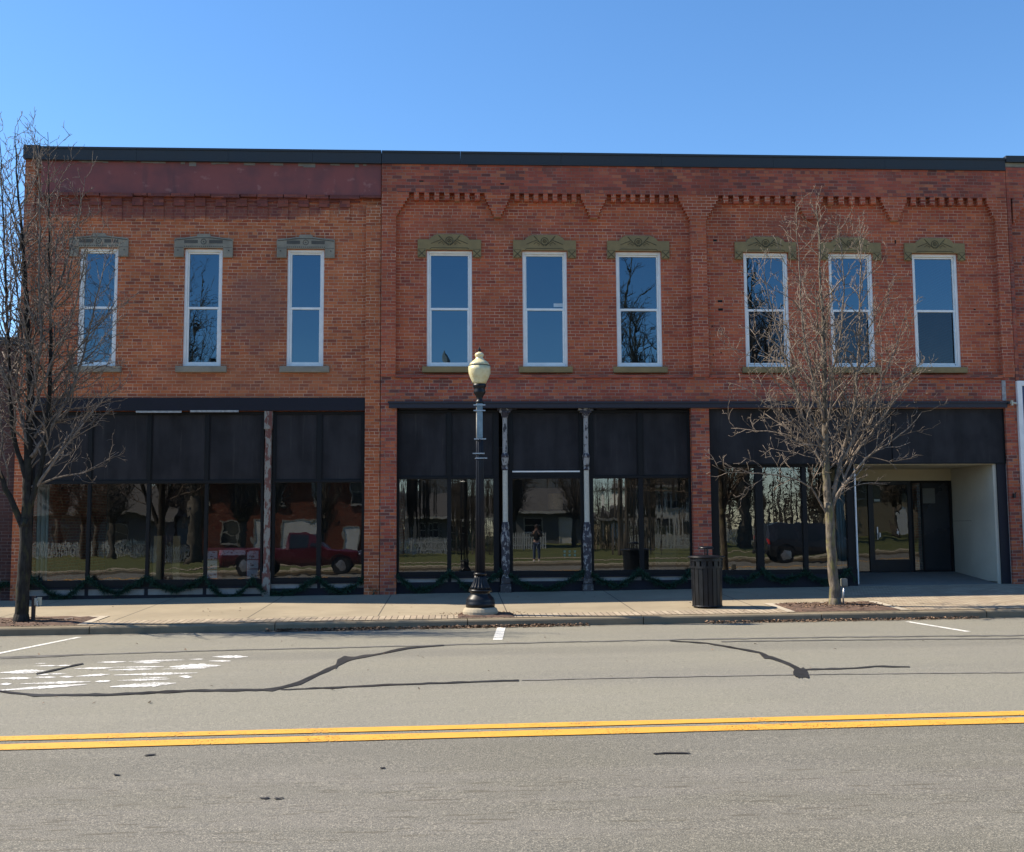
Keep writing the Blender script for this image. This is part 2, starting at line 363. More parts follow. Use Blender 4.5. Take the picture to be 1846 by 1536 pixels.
def strips(name, x0, x1, ds, m, lift=0.0, n=60, kind='structure', gl=None, **kw):
    """a sheet following the ground between distances ds in front of the shop wall"""
    b = MB(); xs = [x0+(x1-x0)*i/n for i in range(n+1)]
    gg = gl or G
    vs = [(x, -d, gg(x, -d)+lift) for x in xs for d in ds]; k = len(ds)
    b.add(vs, [(i*k+j, (i+1)*k+j, (i+1)*k+j+1, i*k+j+1) for i in range(n) for j in range(k-1)][::1])
    b.f = [tuple(reversed(f)) for f in b.f]
    return b.build(name, m, kind=kind, **kw)
M_ASPH = asphalt()
M_WALK = concrete('sidewalk_concrete', (.335,.28,.195))
M_KERB = concrete('kerb_concrete', (.25,.205,.14), False, .6)
M_BRKP = paver_mat('brick_pavers', [(.36,.29,.20),(.40,.33,.24),(.33,.26,.19),(.42,.35,.25)], .205, .10)
M_SOLD = paver_mat('soldier_pavers', [(.36,.29,.21),(.40,.33,.24),(.32,.26,.19)], .60, .115, True)
XL, XR = -70.0, 70.0
strips('road', XL, XR, [5.27, 9, 12, 15.7, 19, 21.5, 23.9], M_ASPH)
strips('sidewalk', XL, XR, [-.30, 0, 1.5, 3, 4.3, 5.03], M_WALK)
# ground sheet under everything, out to the horizon
b = MB(); S = 900
b.quad((-S, -S, G0(-S)*.2-.75), (S, -S, G0(S)*.2-.75), (S, S, G0(S)*.2-.75), (-S, S, G0(-S)*.2-.75))
M_SOIL = plain('soil', (.10,.095,.05), .95, .3, .3)
b.build('ground', M_SOIL, kind='structure')
def grass_mat():
    n = N('lawn_grass'); c = n.mix(n.ss(n.noise(.35, 5), .3, .7), (.085,.105,.028), (.125,.13,.045))
    c = n.mix(n.ss(n.noise(4, 5), .4, .7, 0, .5), c, (.16,.14,.07)); c = n.mix(n.ss(n.noise(60, 3), .35, .7, 0, .6), c, (.05,.065,.018))
    n.bump(n.noise(70, 3), .8, .03); return n.fin(c, .95, spec=.2)
M_GRASS = grass_mat()
def GL(x, y):
    d = -y; return G0(x)-.135+.006*(d-24) if d < 60 else G0(x)-.135+.006*36+.002*(d-60)
strips('lawn', XL, XR, [26.4, 30, 36, 45, 60, 90, 140], M_GRASS, gl=GL)
strips('verge', XL, XR, [24.15, 24.6], M_GRASS, gl=GL)
strips('footpath', XL, XR, [24.6, 26.4], M_WALK, lift=.004, gl=GL)
# curved garden path behind the photographer
b = MB(); k = 40; L = []; R_ = []
for i in range(k+1):
    t = i/k; x = -16+34*t; d = 33.5-4.5*sin(pi*t)+2*t
    L.append((x, -(d-.75), GL(x, -d)+.012)); R_.append((x, -(d+.75), GL(x, -d)+.012))
b.add(L+R_, [(i, i+1+k+1-1+0, i+1+k+1, i+1) if False else (i+k+1, i+k+2, i+1, i) for i in range(k)])
b.build('path', M_WALK, kind='structure')

# kerbs: rounded section swept along the street in cast lengths
def kerb(name, xs, d0, flip=1):
    b = MB()
    prof = [(0.0, -.30), (0.0, -.035), (.012, -.012), (.035, 0.0), (.20, 0.0), (.235, -.30)]
    for a, e in zip(xs[:-1], xs[1:]):
        a += .008; e -= .008; vs = []
        for x in (a, e):
            for o, z in prof: vs.append((x, -(d0-flip*o), G(x, -(5.12 if flip > 0 else 24.1))+z))
        q = len(prof)
        fs = [(i, i+1, q+i+1, q+i) if flip < 0 else (i, q+i, q+i+1, i+1) for i in range(q-1)]+[tuple(range(q))[::flip], tuple(range(2*q-1, q-1, -1))[::flip]]
        b.add(vs, [tuple(f) for f in fs])
    return b.build(name, M_KERB, kind='structure')
kx = [GP(px, py).x for px, py in ((-900,1150),(-520,1148),(170,1136),(500,1130),(843,1122),(1163,1117),(1484,1110),(1790,1106))]
kx = [XL]+kx+[kx[-1]+4.2*i for i in range(1, 12)]
kerb('kerb', kx, 5.27)
kerb('kerb', [XL+4.2*i for i in range(34)], 23.88, -1)
strips('brick_strip', GP(60,1120).x, GP(1420,1100).x, [4.42, 5.02], M_SOLD, lift=.004)
strips('brick_paving', GP(1600,1088).x, XR, [-2.4+2.45, 1.5, 3, 5.02], M_BRKP, lift=.004)

# planting pits with mulch
M_MULCH = plain('bark_mulch', (.105,.062,.042), .95, .45, 9, bump=.8, fine=45)
M_LEAF = plain('dry_leaves', (.20,.125,.075), .85, .6, 22)
def pit(x0, x1, d0, d1, border=True):
    b = MB(); k = 14; vs = []
    for i in range(k+1):
        for j in range(k+1):
            x = x0+(x1-x0)*i/k; d = d0+(d1-d0)*j/k
            e = min(i, j, k-i, k-j); vs.append((x, -d, G(x, -d)+.006+(.018+.02*rnd.random() if e > 0 else 0)))
    b.add(vs, [(i*(k+1)+j, i*(k+1)+j+1, (i+1)*(k+1)+j+1, (i+1)*(k+1)+j) for i in range(k) for j in range(k)])
    b.f = [tuple(f) for f in b.f]
    b.build('mulch_bed', M_MULCH, kind='structure')
    if border:
        w = .16; b = MB()
        for (a0, a1, e0, e1) in ((x0-w, x0-.003, d0-w, d1), (x1+.003, x1+w, d0-w, d1), (x0-.003, x1+.003, d0-w, d0-.003)):
            vs = [(x, -d, G(x, -d)+.010) for x in (a0, a1) for d in (e0, e1)]; b.add(vs, [(0, 1, 3, 2)])
        b.build('concrete_edging', concrete('edging', (.46,.40,.31), False), kind='structure')
TR = GP(1505, 1093); TLP = GP(40, 1123); LP = GP(866, 1109)
print('TREE R', TR, 'TREE L', TLP, 'LAMP', LP)
pit(TR.x-1.05, TR.x+.95, 3.55, 4.98)
pit(TLP.x-1.2, TLP.x+1.15, 3.75, 4.98)
pit(LP.x-.42, LP.x+.62, 4.35, 4.98, False)
def leaf(b, p, s, ang, tilt):
    u = Vector((cos(ang), sin(ang), tilt)); v = Vector((-sin(ang), cos(ang), rnd.uniform(-.5, .5)))
    w = s*.5; p = Vector(p)
    b.add([p-u*s, p-u*s*.1+v*w+Vector((0,0,s*.3)), p+u*s, p-v*w*.9+Vector((0,0,s*.12))], [(0, 1, 2), (0, 2, 3)])
def leaves(name, spots):
    b = MB()
    for x, y, z, s in spots: leaf(b, (x, y, z), s, rnd.uniform(0, 6.28), rnd.uniform(-.4, .4))
    return b.build(name, M_LEAF, kind='stuff')
sp = []
for _ in range(3400):        # gutter drift
    px = rnd.choice((rnd.uniform(490, 700), rnd.uniform(760, 1060), rnd.uniform(1280, 1846), rnd.uniform(500, 1000)))
    q = GP(px, 1127); d = 5.32+abs(rnd.gauss(0, .085)); sp.append((q.x, -d, G(q.x, -d)+.012+.03*rnd.random()*(d < 5.4), rnd.uniform(.014, .042)))
for c_, n_, sx, sy in ((TR, 700, .5, .28), (TLP, 420, .55, .25), (LP, 260, .3, .14)):
    for _ in range(n_):
        x = c_.x+rnd.gauss(.05, sx); d = min(5.0, max(3.65, -c_.y+rnd.gauss(.0, sy)))
        if abs(x-c_.x) > 1.1: continue
        sp.append((x, -d, G(x, -d)+.035, rnd.uniform(.014, .038)))
for _ in range(170):
    x = rnd.uniform(-9, 12); d = rnd.choice((rnd.uniform(.1, 5), rnd.uniform(5.4, 14))); sp.append((x, -d, G(x, -d)+.012, rnd.uniform(.012, .03)))
leaves('fallen_leaves', sp)

# ------------------------------------------------------------------ road paint and crack sealer
def paint_mat(name, col, wear):
    n = N(name); a = n.noise(60, 3); g = n.noise(3, 5)
    m = n.ss(n.math('ADD', a, n.math('MULTIPLY', n.math('SUBTRACT', g, .5), .6)), wear, wear+.06)
    tr = n.n('ShaderNodeBsdfTransparent'); mx = n.n('ShaderNodeMixShader'); n.put(mx.inputs[0], m)
    n.t.links.new(n.b.outputs[0], mx.inputs[1]); n.t.links.new(tr.outputs[0], mx.inputs[2]); n.t.links.new(mx.outputs[0], n.out.inputs[0])
    c = n.mix(n.ss(n.noise(9, 5), .3, .7, 0, .35), col, dk(col, .75)); n.fin(c, .7); return n.m
M_YEL = paint_mat('yellow_paint', (.66,.33,.040), .63)
M_WHT = paint_mat('white_paint', (.70,.69,.64), .60)
M_WORN = paint_mat('worn_white_paint', (.70,.69,.66), .54)
def band_poly(name, pts, m, lift, widths=None, W0=.1, kw=None):
    """ribbon on the road through photo points; widths in metres"""
    q = [GP(x, y, lift) for x, y in pts]; b = MB(); n = len(q); vs = []
    for i in range(n):
        t = (q[min(i+1, n-1)]-q[max(0, i-1)]); t.z = 0; t.normalize(); s = Vector((-t.y, t.x, 0)); w = (widths[i] if widths else W0)*.5
        for sg in (1, -1):
            p = q[i]+s*w*sg; vs.append((p.x, p.y, G(p.x, p.y)+lift))
    b.add(vs, [(2*i, 2*i+1, 2*i+3, 2*i+2) for i in range(n-1)])
    return b.build(name, m, kind='structure')
def ink(u, pts, wpx):     # widths: photo pixels of height -> metres across at that row
    out = []
    for (x, y), w in zip(pts, wpx):
        out.append(abs(GP(x, y-w/2).y-GP(x, y+w/2).y))
    return out
for k, (c0, c1) in enumerate((((0, 1332.5), (1846, 1286.2)), ((0, 1348), (1846, 1299)))):
    a, e = GP(*c0), GP(*c1); d0 = -(a.y+e.y)/2
    print('yellow', a.y, e.y)
    sl_ = (e.y-a.y)/(e.x-a.x)
    b = MB(); xs = np.linspace(-60, 60, 121); vs = []
    for x in xs:
        y = a.y+sl_*(x-a.x)
        for s in (-.105, .105): vs.append((x, y+s*(.92 if k == 0 else 1.12)+.006*sin(x*3.1+s*40), G(x, y)+.006))
    b.add(vs, [(2*i, 2*i+2, 2*i+3, 2*i+1) for i in range(len(xs)-1)]); b.build('yellow_centre_line', M_YEL, kind='structure')
def parkline(p0, p1, w):
    a, e = GP(*p0), GP(*p1); b = MB(); t = (e-a); t.z = 0; t.normalize(); s = Vector((-t.y, t.x, 0))*w/2; vs = []
    for i in range(13):
        p = a.lerp(e, i/12)
        for sg in (1, -1): r = p+s*sg; vs.append((r.x, r.y, G(r.x, r.y)+.005))
    b.add(vs, [(2*i, 2*i+1, 2*i+3, 2*i+2) for i in range(12)]); b.build('parking_line', M_WHT, kind='structure')
parkline((-60, 1190), (143, 1149), .11); parkline((904, 1131), (897, 1154), .15); parkline((1636, 1121), (1745, 1139), .11)
strokes = [(1140,1330,430,430,11),(190,250,467,466,5),(290,400,479,476,6),(520,680,460,457,6),(690,990,456,447,8),(715,860,463,462,5),(1120,1240,453,453,7),
 (910,1185,485,478,20),(0,245,516,506,15),(400,605,494,490,8),(580,840,502,496,8),(600,880,487,483,6),(0,172,547,545,9),(180,300,541,540,6),(320,395,538,538,6),
 (405,590,536,524,8),(610,1062,529,517,10),(630,910,558,550,9),(960,1032,535,540,9),(110,485,576,564,10),(510,592,564,560,9),(0,62,578,576,8),(-20,470,612,578,12),
 (590,945,592,572,17),(260,355,524,520,6),(1010,1100,444,443,4),(870,1090,497,492,5),(60,180,520,518,5),(190,290,528,523,4),(740,900,545,541,4),(180,320,480,478,4)]
b = MB()
for x0, x1, y0, y1, th in strokes:
    n = max(4, int((x1-x0)/12)); top = []; bot = []
    for i in range(n+1):
        t = i/n; x = x0+(x1-x0)*t; y = y0+(y1-y0)*t; w = th*.6*(min(1, 2.2*t+.12)*min(1, 3*(1-t)+.12))*rnd.uniform(.6, 1.3)
        top.append(GP(x/2.977, 1040+(y-w)/2.977, .005)); bot.append(GP(x/2.977, 1040+(y+w)/2.977, .005))
    k = n+1; b.add(top+bot, [(i+k, i+k+1, i+1, i) for i in range(n)])
b.build('worn_road_marking', M_WORN, kind='structure')
M_TAR = plain('crack_sealer', (.030,.029,.028), .42, .25, 3)
M_TAR2 = plain('faded_sealer', (.115,.11,.10), .75, .2, 3)
def tar(name, pts, w, m=M_TAR, lift=.007):
    w = [q*.85 for q in w]
    # resample with small wander
    Q = []; Wd = []
    for i in range(len(pts)-1):
        n = max(2, int(abs(pts[i+1][0]-pts[i][0])/14))
        for j in range(n):
            t = j/n; Q.append((pts[i][0]*(1-t)+pts[i+1][0]*t, pts[i][1]*(1-t)+pts[i+1][1]*t)); Wd.append(w[i]*(1-t)+w[i+1]*t)
    Q.append(pts[-1]); Wd.append(w[-1])
    b = MB(); vs = []
    for i, (x, y) in enumerate(Q):
        a, c_ = Q[max(0, i-1)], Q[min(len(Q)-1, i+1)]; tx, ty = c_[0]-a[0], c_[1]-a[1]; L_ = math.hypot(tx, ty) or 1
        nx, ny = -ty/L_, tx/L_; h = Wd[i]*.5*rnd.uniform(.62, 1.3); yy = y+rnd.uniform(-.4, .4)
        for s in (1, -1): vs.append(GP(x+nx*h*s, yy+ny*h*s, lift))
    b.add(vs, [(2*i, 2*i+1, 2*i+3, 2*i+2) for i in range(len(Q)-1)]); b.f = [tuple(reversed(f)) for f in b.f]
    return b.build(name, m, kind='structure')
tar('crack_sealer_line', [(-120,1235),(0,1247),(60,1254),(200,1253),(340,1246),(490,1244),(540,1232),(575,1215),(605,1202)], [5,5,5,5,5,6,7,8,8])
tar('crack_sealer_line', [(603,1205),(612,1194),(622,1189),(640,1187),(690,1178),(735,1169),(800,1164)], [6,12,11,5,4,4,2], lift=.008)
tar('crack_sealer_line', [(505,1244),(610,1240),(700,1235),(860,1230),(935,1227)], [2,3.5,3.5,3.5,3])
tar('crack_sealer_line', [(1207,1156),(1274,1160),(1330,1170),(1369,1177),(1379,1184),(1392,1187),(1423,1198),(1438,1207)], [2,3,4,4,9,6,6,11])
tar('crack_sealer_patch', [(1430,1215),(1436,1214),(1443,1214),(1450,1215),(1458,1223)], [8,18,22,20,4], lift=.009)
tar('crack_sealer_line', [(1448,1209),(1454,1208),(1542,1205),(1579,1202),(1640,1203)], [3,3,3,3,2])
tar('crack_sealer_line', [(65,1216),(150,1197)], [3,2.5], lift=.011)
tar('crack_sealer_line', [(1178,1360),(1200,1359),(1244,1359)], [2.2,3,2.2]); tar('crack_sealer_line', [(260,1363.5),(281,1361)], [2.5,2.5])
tar('lane_joint', [(-200,1189),(0,1185),(200,1179),(400,1173),(620,1168),(900,1160.5),(1200,1154),(1500,1149),(1846,1146),(2100,1143)], [2]*10, M_TAR2)
tar('lane_joint', [(0,1187.5),(100,1184),(150,1181)], [2]*3, M_TAR2); tar('lane_joint', [(1300,1157),(1460,1155),(1650,1153),(1846,1151.5),(2000,1150)], [2]*5, M_TAR2)
tar('lane_joint', [(940,1227),(1200,1221),(1500,1216),(1846,1213)], [1.6]*4, plain('hairline_joint', (.16,.15,.135), .85, .1, 3))
tar('crack_sealer_patch', [(468,1440),(478,1441),(486,1439)], [2,4,2]); tar('crack_sealer_patch', [(494,1441),(503,1441),(511,1439.5)], [2,4,2])
tar('crack_sealer_patch', [(205,1398),(217,1399)], [3,2]); tar('crack_sealer_patch', [(685,1386),(694,1385.5)], [3,2])
# ------------------------------------------------------------------ brick buildings
def wall_grid(b, x0, x1, z0, z1, holes, y0=0.0, y1=.32):
    xs = sorted({x0, x1} | {v for h in holes for v in h[:2]}); zs = sorted({z0, z1} | {v for h in holes for v in h[2:]})
    xs = [v for v in xs if x0 <= v <= x1]; zs = [v for v in zs if z0 <= v <= z1]
    solid = lambda i, j: 0 <= i < len(xs)-1 and 0 <= j < len(zs)-1 and not any(h[0] < (xs[i]+xs[i+1])/2 < h[1] and h[2] < (zs[j]+zs[j+1])/2 < h[3] for h in holes)
    for i in range(len(xs)-1):
        for j in range(len(zs)-1):
            if not solid(i, j): continue
            a, c, d, e = xs[i], xs[i+1], zs[j], zs[j+1]
            b.add([(a,y0,d),(c,y0,d),(c,y0,e),(a,y0,e),(a,y1,d),(c,y1,d),(c,y1,e),(a,y1,e)], [(0,1,2,3),(7,6,5,4)])
            k = len(b.v)-8
            if not solid(i-1, j): b.f.append((k+0, k+3, k+7, k+4))
            if not solid(i+1, j): b.f.append((k+1, k+5, k+6, k+2))
            if not solid(i, j-1): b.f.append((k+0, k+4, k+5, k+1))
            if not solid(i, j+1): b.f.append((k+3, k+2, k+6, k+7))
XA0, XA1 = X(42, 500), X(686.5, 600); XB0, XB1 = XA1+.012, X(1806, 300)
ZTOP = 10.03
# upper windows: photo left, right (at mid height), head z, sill z
def wx(l, r, y=556): return X(l, y), X(r, y)
WA = [wx(141, 211), wx(331, 400), wx(517, 584)]
WB = [wx(769, 851.5), wx(942, 1023), wx(1111, 1193), wx(1342, 1422.5), wx(1496, 1575.5), wx(1647, 1729)]
WZ0, WZ1 = 5.225, 7.985
def hwin(w): return (w[0]+.005, w[1]-.005, WZ0, WZ1)
A = thing('brick_building', (XA0, 0, G0(XA0)), 'orange brick shop building with a maroon painted band under its roof edge', 'building')
Bd = thing('brick_building', (XB0, 0, G0(XB0)), 'long red brick building with six olive window heads and a stepped brick arcade', 'building')
# openings of the ground floor
OA = (X(50, 950), X(657.5, 900), -.5, Z(500, 741)); OB1 = (X(715, 900), X(1247, 870), -.5, Z(950, 735)); OB2 = (X(1279.5, 900), X(1813, 850), -.5, Z(1500, 737))
b = MB(); wall_grid(b, XA0, XA1, -.6, ZTOP, [hwin(w) for w in WA]+[OA]); b.build('wall', M_OR, A)
b = MB(); wall_grid(b, XB0, XB1, -.6, ZTOP, [hwin(w) for w in WB]+[OB1, OB2]); b.build('wall', M_RD, Bd)
for R_, a, e, mt in ((A, XA0, XA1, M_OR), (Bd, XB0, XB1, M_RD)):
    b = MB(); b.box(a, a+.3, .321, 16, -.6, ZTOP); b.box(e-.3, e, .321, 16, -.6, ZTOP); b.box(a+.301, e-.301, 15.7, 16, -.6, ZTOP); b.build('side_wall', mt, R_)
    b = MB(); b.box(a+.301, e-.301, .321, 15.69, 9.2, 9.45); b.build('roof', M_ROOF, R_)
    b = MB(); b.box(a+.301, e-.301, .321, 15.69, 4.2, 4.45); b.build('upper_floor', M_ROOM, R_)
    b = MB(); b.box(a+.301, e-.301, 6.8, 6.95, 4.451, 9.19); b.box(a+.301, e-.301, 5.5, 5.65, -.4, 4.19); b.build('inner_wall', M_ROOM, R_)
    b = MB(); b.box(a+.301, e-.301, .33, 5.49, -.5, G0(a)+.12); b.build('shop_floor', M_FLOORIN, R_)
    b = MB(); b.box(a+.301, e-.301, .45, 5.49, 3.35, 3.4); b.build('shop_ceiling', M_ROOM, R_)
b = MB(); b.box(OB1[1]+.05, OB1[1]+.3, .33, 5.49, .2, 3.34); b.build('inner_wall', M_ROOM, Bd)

h = .0744
# --- building A: painted parapet, corbel table, pilasters
zb0, zb1 = Z(400, 352), Z(400, 294)+.0
b = MB(); b.box(XA0+.36, XA1-.005, -.10, .0, zb0, ZTOP-.004); b.build('painted_parapet', M_MAROON, A)
b = MB(); xs = XA0+.36
while xs < XA1-.1:
    w = rnd.uniform(.25, .75); b.box(xs, min(xs+w, XA1-.006), -.118-rnd.uniform(0, .02), -.001, zb0-rnd.choice((.06, .075, .09)), zb0-.002); xs += w+rnd.uniform(.0, .03)
bl = MB()
for i in range(17):
    x = X(50, 366)+i*.478
    if x+.25 > X(660, 366): break
    b.box(x, x+.24, -.062, -.001, Z(400, 373), zb0-.078)
    bl.box(x, x+.24, -.022, -.002, Z(400, 399), Z(400, 373)-.001)
    b.box(x+.241, x+.477, -.030, -.001, Z(400, 363.5), zb0-.08)
b.build('corbel_table', M_MBR, A); bl.build('corbel_block', M_OR, A)
b = MB(); b.box(X(660, 500), XA1-.004, -.09, -.0, -.4, Z(670, 372)); b.build('pilaster', M_OR, A)
b = MB(); b.box(XA0, X(68, 280), -.11, -.0, -.4, ZTOP+.02); b.build('pilaster', M_OR, A)
# --- building B: arcade
PB = [(XB0, X(714, 500)), (X(1244, 500), X(1272.5, 500)), (X(1795, 500), XB1)]
YP = -.14
zd1 = Z(920, 351.5); zd0 = Z(920, 364); zl = Z(980, 680.5)
b = MB(); b.box(XB0, XB1, YP, -.0, zd1, ZTOP-.004); b.build('top_wall', M_TOP, Bd)
for a, e in PB: b = MB(); b.box(a, e, YP+.004, -.001, zl+.001, zd1-.001); b.build('pilaster', M_RD, Bd)
b = MB(); wall_grid(b, XB0, XB1, -.6, zl, [OB1, OB2], YP+.02, -.001); b.build('lower_wall', M_LOW, Bd)
for a, e in ((PB[0][1], PB[1][0]), (PB[1][1], PB[2][0])): b = MB(); b.box(a, e, YP-.03, -.0015, zl-.03, zl+.035); b.build('string_course', M_TOP, Bd)
def teeth(pa, pe, n):
    b = MB()
    xa, xe = X(pa, 357), X(pe, 357); p = (xe-xa)/(n+.45)
    for i in range(n): x = xa+p*(i+.72); b.box(x-p*.24, x+p*.24, YP-.004, -.0012, zd0-.02+rnd.uniform(-.008, .008), zd1-.0015)
    b.build('dentil_row', M_RD, Bd)
def pendant(pa, pt, pe, py_tip):
    b = MB()
    xa, xt, xe = X(pa, 357), X(pt, 380), X(pe, 357); z1 = zd1-.0015; z0 = Z(pt, py_tip); n = max(3, int(round((z1-z0)/h))); dz = (z1-z0)/n
    for i in range(n):
        t = max(0, (i-.8)/(n-1.0)); l = xa+(xt-.06-xa)*t; r = xe+(xt+.06-xe)*t
        b.box(l, r, YP-.004+.0005*i, -.0012, z1-dz*(i+1), z1-dz*i-.0005)
    b.build('brick_pendant', M_RD, Bd)
def haunch(pa, pe, py, xe):     # stepped corner from pilaster (pe) up to first tooth (pa)
    b = MB()
    xa = X(pa, 357); z1 = zd1-.0015; z0 = Z(pe, py); n = max(3, int(round((z1-z0)/h))); dz = (z1-z0)/n
    for i in range(n):
        t = max(0, (i-.8)/(n-1.0)); x = xa+(xe-xa)*t; b.box(x, xe, YP-.004+.0005*i, -.0012, z1-dz*(i+1), z1-dz*i-.0005)
    b.build('brick_haunch', M_RD, Bd)
teeth(738, 873.5, 7); teeth(919, 1046, 7); teeth(1092, 1221, 7); teeth(1292, 1431, 7); teeth(1480, 1584, 5); teeth(1630, 1773, 8)
pendant(873.5, 896.5, 919, 394); pendant(1046, 1069, 1092, 395.5); pendant(1431, 1455.5, 1480, 398); pendant(1584, 1608, 1630, 400)
haunch(738, 714, 392, PB[0][1]-.01); haunch(1221, 1244, 400, PB[1][0]+.01); haunch(1292, 1272.5, 398, PB[1][1]-.01); haunch(1773, 1795, 402, PB[2][0]+.01)
# roof-edge flashing
zc0, zc1 = 10.015, 10.325
def coping(par, x0, x1, z0, z1, joints, y0=-.17):
    b = MB(); e = [x0]+joints+[x1]
    for a, c in zip(e[:-1], e[1:]):
        b.box(a+.002, c-.002, y0, .42, z0, z1); b.box(a+.002, c-.002, y0-.015, y0-.0005, z0-.0, z0+.03); b.box(a+.002, c-.002, y0-.02, y0-.0006, z1-.045, z1+.004)
    b.build('coping', M_COP, par)
coping(A, XA0+.35, XA1+.003, zc0, zc1, [X(250, 280), X(414, 280), X(565, 280)])
coping(Bd, XB0, XB1, zc0, zc1-.002, [X(k, 290) for k in (830, 1010, 1190, 1390, 1590)])
b = MB(); b.box(XA0-.03, XA0+.345, -.19, .42, zc0+.02, zc1+.03); b.build('corner_cap', M_COP, A)
b = MB()                                  # ragged mortar fillet under the flashing
x = XA0+1.2
while x < XA1-.2:
    w = rnd.uniform(.06, .3); b.box(x, x+w, -.112, -.1, zc0-rnd.uniform(.02, .07)*(1.4 if x > -7 else .6), zc0-.001); x += w+rnd.choice((0, 0, .1, .35))
b.build('mortar_fillet', plain('grey_mortar', (.20,.18,.16), .9), A)
M_VOID = plain('dark_void', (.008,.007,.006), 1.0)
for (px, py, w_, h_) in ((1298,543,.11,.05),(1299,558,.11,.055),(1289,433.5,.09,.05),(1614,436,.035,.09),(1783,585,.05,.03),(1757,558,.05,.03),(1284,588,.03,.03),(1254,555,.045,.035),(1286,640,.03,.03),(1300,636,.03,.03),(760,330,.1,.03),(905,335,.09,.03)):
    b = MB(); q = P(px, py, 0); b.box(q.x-w_/2, q.x+w_/2, -.004 if py > 400 else YP-.004, .02, q.z-h_/2, q.z+h_/2); b.build('putlog_hole', M_VOID, Bd)

# --- upper windows
def upper_window(par, w, kind, g_lo, labels=None):
    x0, x1 = w; z0, z1 = WZ0, WZ1; fw = .064; zm = Z(983, 557)
    f = MB(); y0, y1 = .03, .15
    f.box(x0, x0+fw, y0, y1, z0, z1); f.box(x1-fw, x1, y0, y1, z0, z1); f.box(x0+fw, x1-fw, y0, y1, z1-fw, z1); f.box(x0+fw, x1-fw, y0, y1, z0, z0+.055)
    fo = f.build('window', M_WHITE, par, bevel=.006)
    s = MB(); a, e = x0+fw+.001, x1-fw-.001
    s.box(a, e, .055, .12, zm-.028, zm+.026); s.box(a, a+.035, .075, .13, zm+.027, z1-fw-.001); s.box(e-.035, e, .075, .13, zm+.027, z1-fw-.001)
    s.box(a, e, .074, .13, z1-fw-.04, z1-fw-.0015)
    s.box(a, a+.05, .06, .115, z0+.056, zm-.029); s.box(e-.05, e, .06, .115, z0+.056, zm-.029); s.box(a+.05, e-.05, .061, .115, z0+.056, z0+.11)
    s.build('sash', M_WHITE, fo, bevel=.004)
    g = MB(); t = rnd.uniform(-.003, .003); g.quad((a+.03, .105+t, zm+.02), (e-.03, .105-t, zm+.02), (e-.03, .105-t, z1-fw-.03), (a+.03, .105+t, z1-fw-.03)); g.build('pane', M_UGLASS, fo)
    g = MB(); t = rnd.uniform(-.003, .003); g.quad((a+.045, .09+t, z0+.1), (e-.045, .09-t, z0+.1), (e-.045, .09-t, zm-.02), (a+.045, .09+t, zm-.02)); g.build('pane', g_lo, fo)
    if g_lo is M_UGLASS2:
        r_ = MB(); r_.box(e-.07, e-.045, .05, .058, z0+.06, zm-.03); r_.box(a, e-.0451, .05, .058, z0+.057, z0+.075); r_.build('screen_frame', M_ALU, fo)
    return fo
def blind(par, w, z0, z1):
    b = MB(); b.box(w[0]+.09, w[1]-.09, .30, .306, z0, z1); b.build('blind', plain('roller_blind', (.20,.22,.24), .8), par)
def head_green(par, w, mt, md):
    c = (w[0]+w[1])/2; hw = (w[1]-w[0])/2; e = .745; z1 = WZ1; zt = Z(983, 424.5); zs = Z(983, 434); zb = Z(983, 466)
    pts = [(-e, zb), (-hw-.012, zb), (-hw-.012, z1+.004), (hw+.012, z1+.004), (hw+.012, zb), (e, zb), (e, zs), (.46, zs), (.455, zs+.035)]
    for k in range(6): a = k/5; pts.append((.44-.17*a, zs+.04+(zt-zs-.04)*sin(a*pi/2)))
    pts += [(-.27+0, zt)]
    for k in range(1, 6): a = 1-k/5; pts.append((-.44+.17*a, zs+.04+(zt-zs-.04)*sin(a*pi/2)))
    pts += [(-.455, zs+.035), (-.46, zs), (-e, zs)]
    o = MB(); o.prism([(c+x, z) for x, z in pts], -.06, .0); lo = o.build('window_head', mt, par, bevel=.01)
    g = MB(); r = .009; y = -.061
    zc = (zt+z1)/2+.035
    for rad in (.085, .04):
        pp = [(c+rad*cos(a*pi/8), y, zc+rad*sin(a*pi/8)) for a in range(17)]; g.tube(pp, .010, 5)
    g.tube([(c, y, zc-.015), (c, y-.004, zc+.015)], .016, 6)
    for s in (-1, 1):
        g.tube([(c+s*.25, y, zt-.035), (c+s*.10, y, zc-.045), (c+s*.012, y, zc-.115)], .011, 5)
        g.tube([(c+s*.19, y, zc+.02), (c+s*.30, y, zc-.02), (c+s*.43, y, zc-.075)], .009, 5)
        g.tube([(c+s*.14, y, zc-.01), (c+s*.20, y, zc-.03), (c+s*.26, y, zc-.075)], .008, 5)
        g.tube([(c+s*(.15+.028*cos(a*.8)), y, zc-.075+.022*sin(a*.8)) for a in range(7)], .007, 5)
        xm = c+s*(e+hw+.012)/2; zm = (zb+z1)/2+.005; q = .07
        g.tube([(xm-q, y, zm-q), (xm+q, y, zm+q)], .009, 5); g.tube([(xm-q, y, zm+q), (xm+q, y, zm-q)], .009, 5)
        for dx, dz in ((-q, -q), (q, q), (-q, q), (q, -q)): g.tube([(xm+dx, y+.003, zm+dz), (xm+dx, y-.004, zm+dz)], .017, 6)
        g.box(c+s*(hw+.02), c+s*e, y-.001, y+.01, z1+.015, z1+.024)
    g.tube([(c-.46, y, z1+.02), (c-.42, y, z1+.05), (c+.42, y, z1+.05), (c+.46, y, z1+.02)], .008, 5)
    g.build('carving', md, lo)
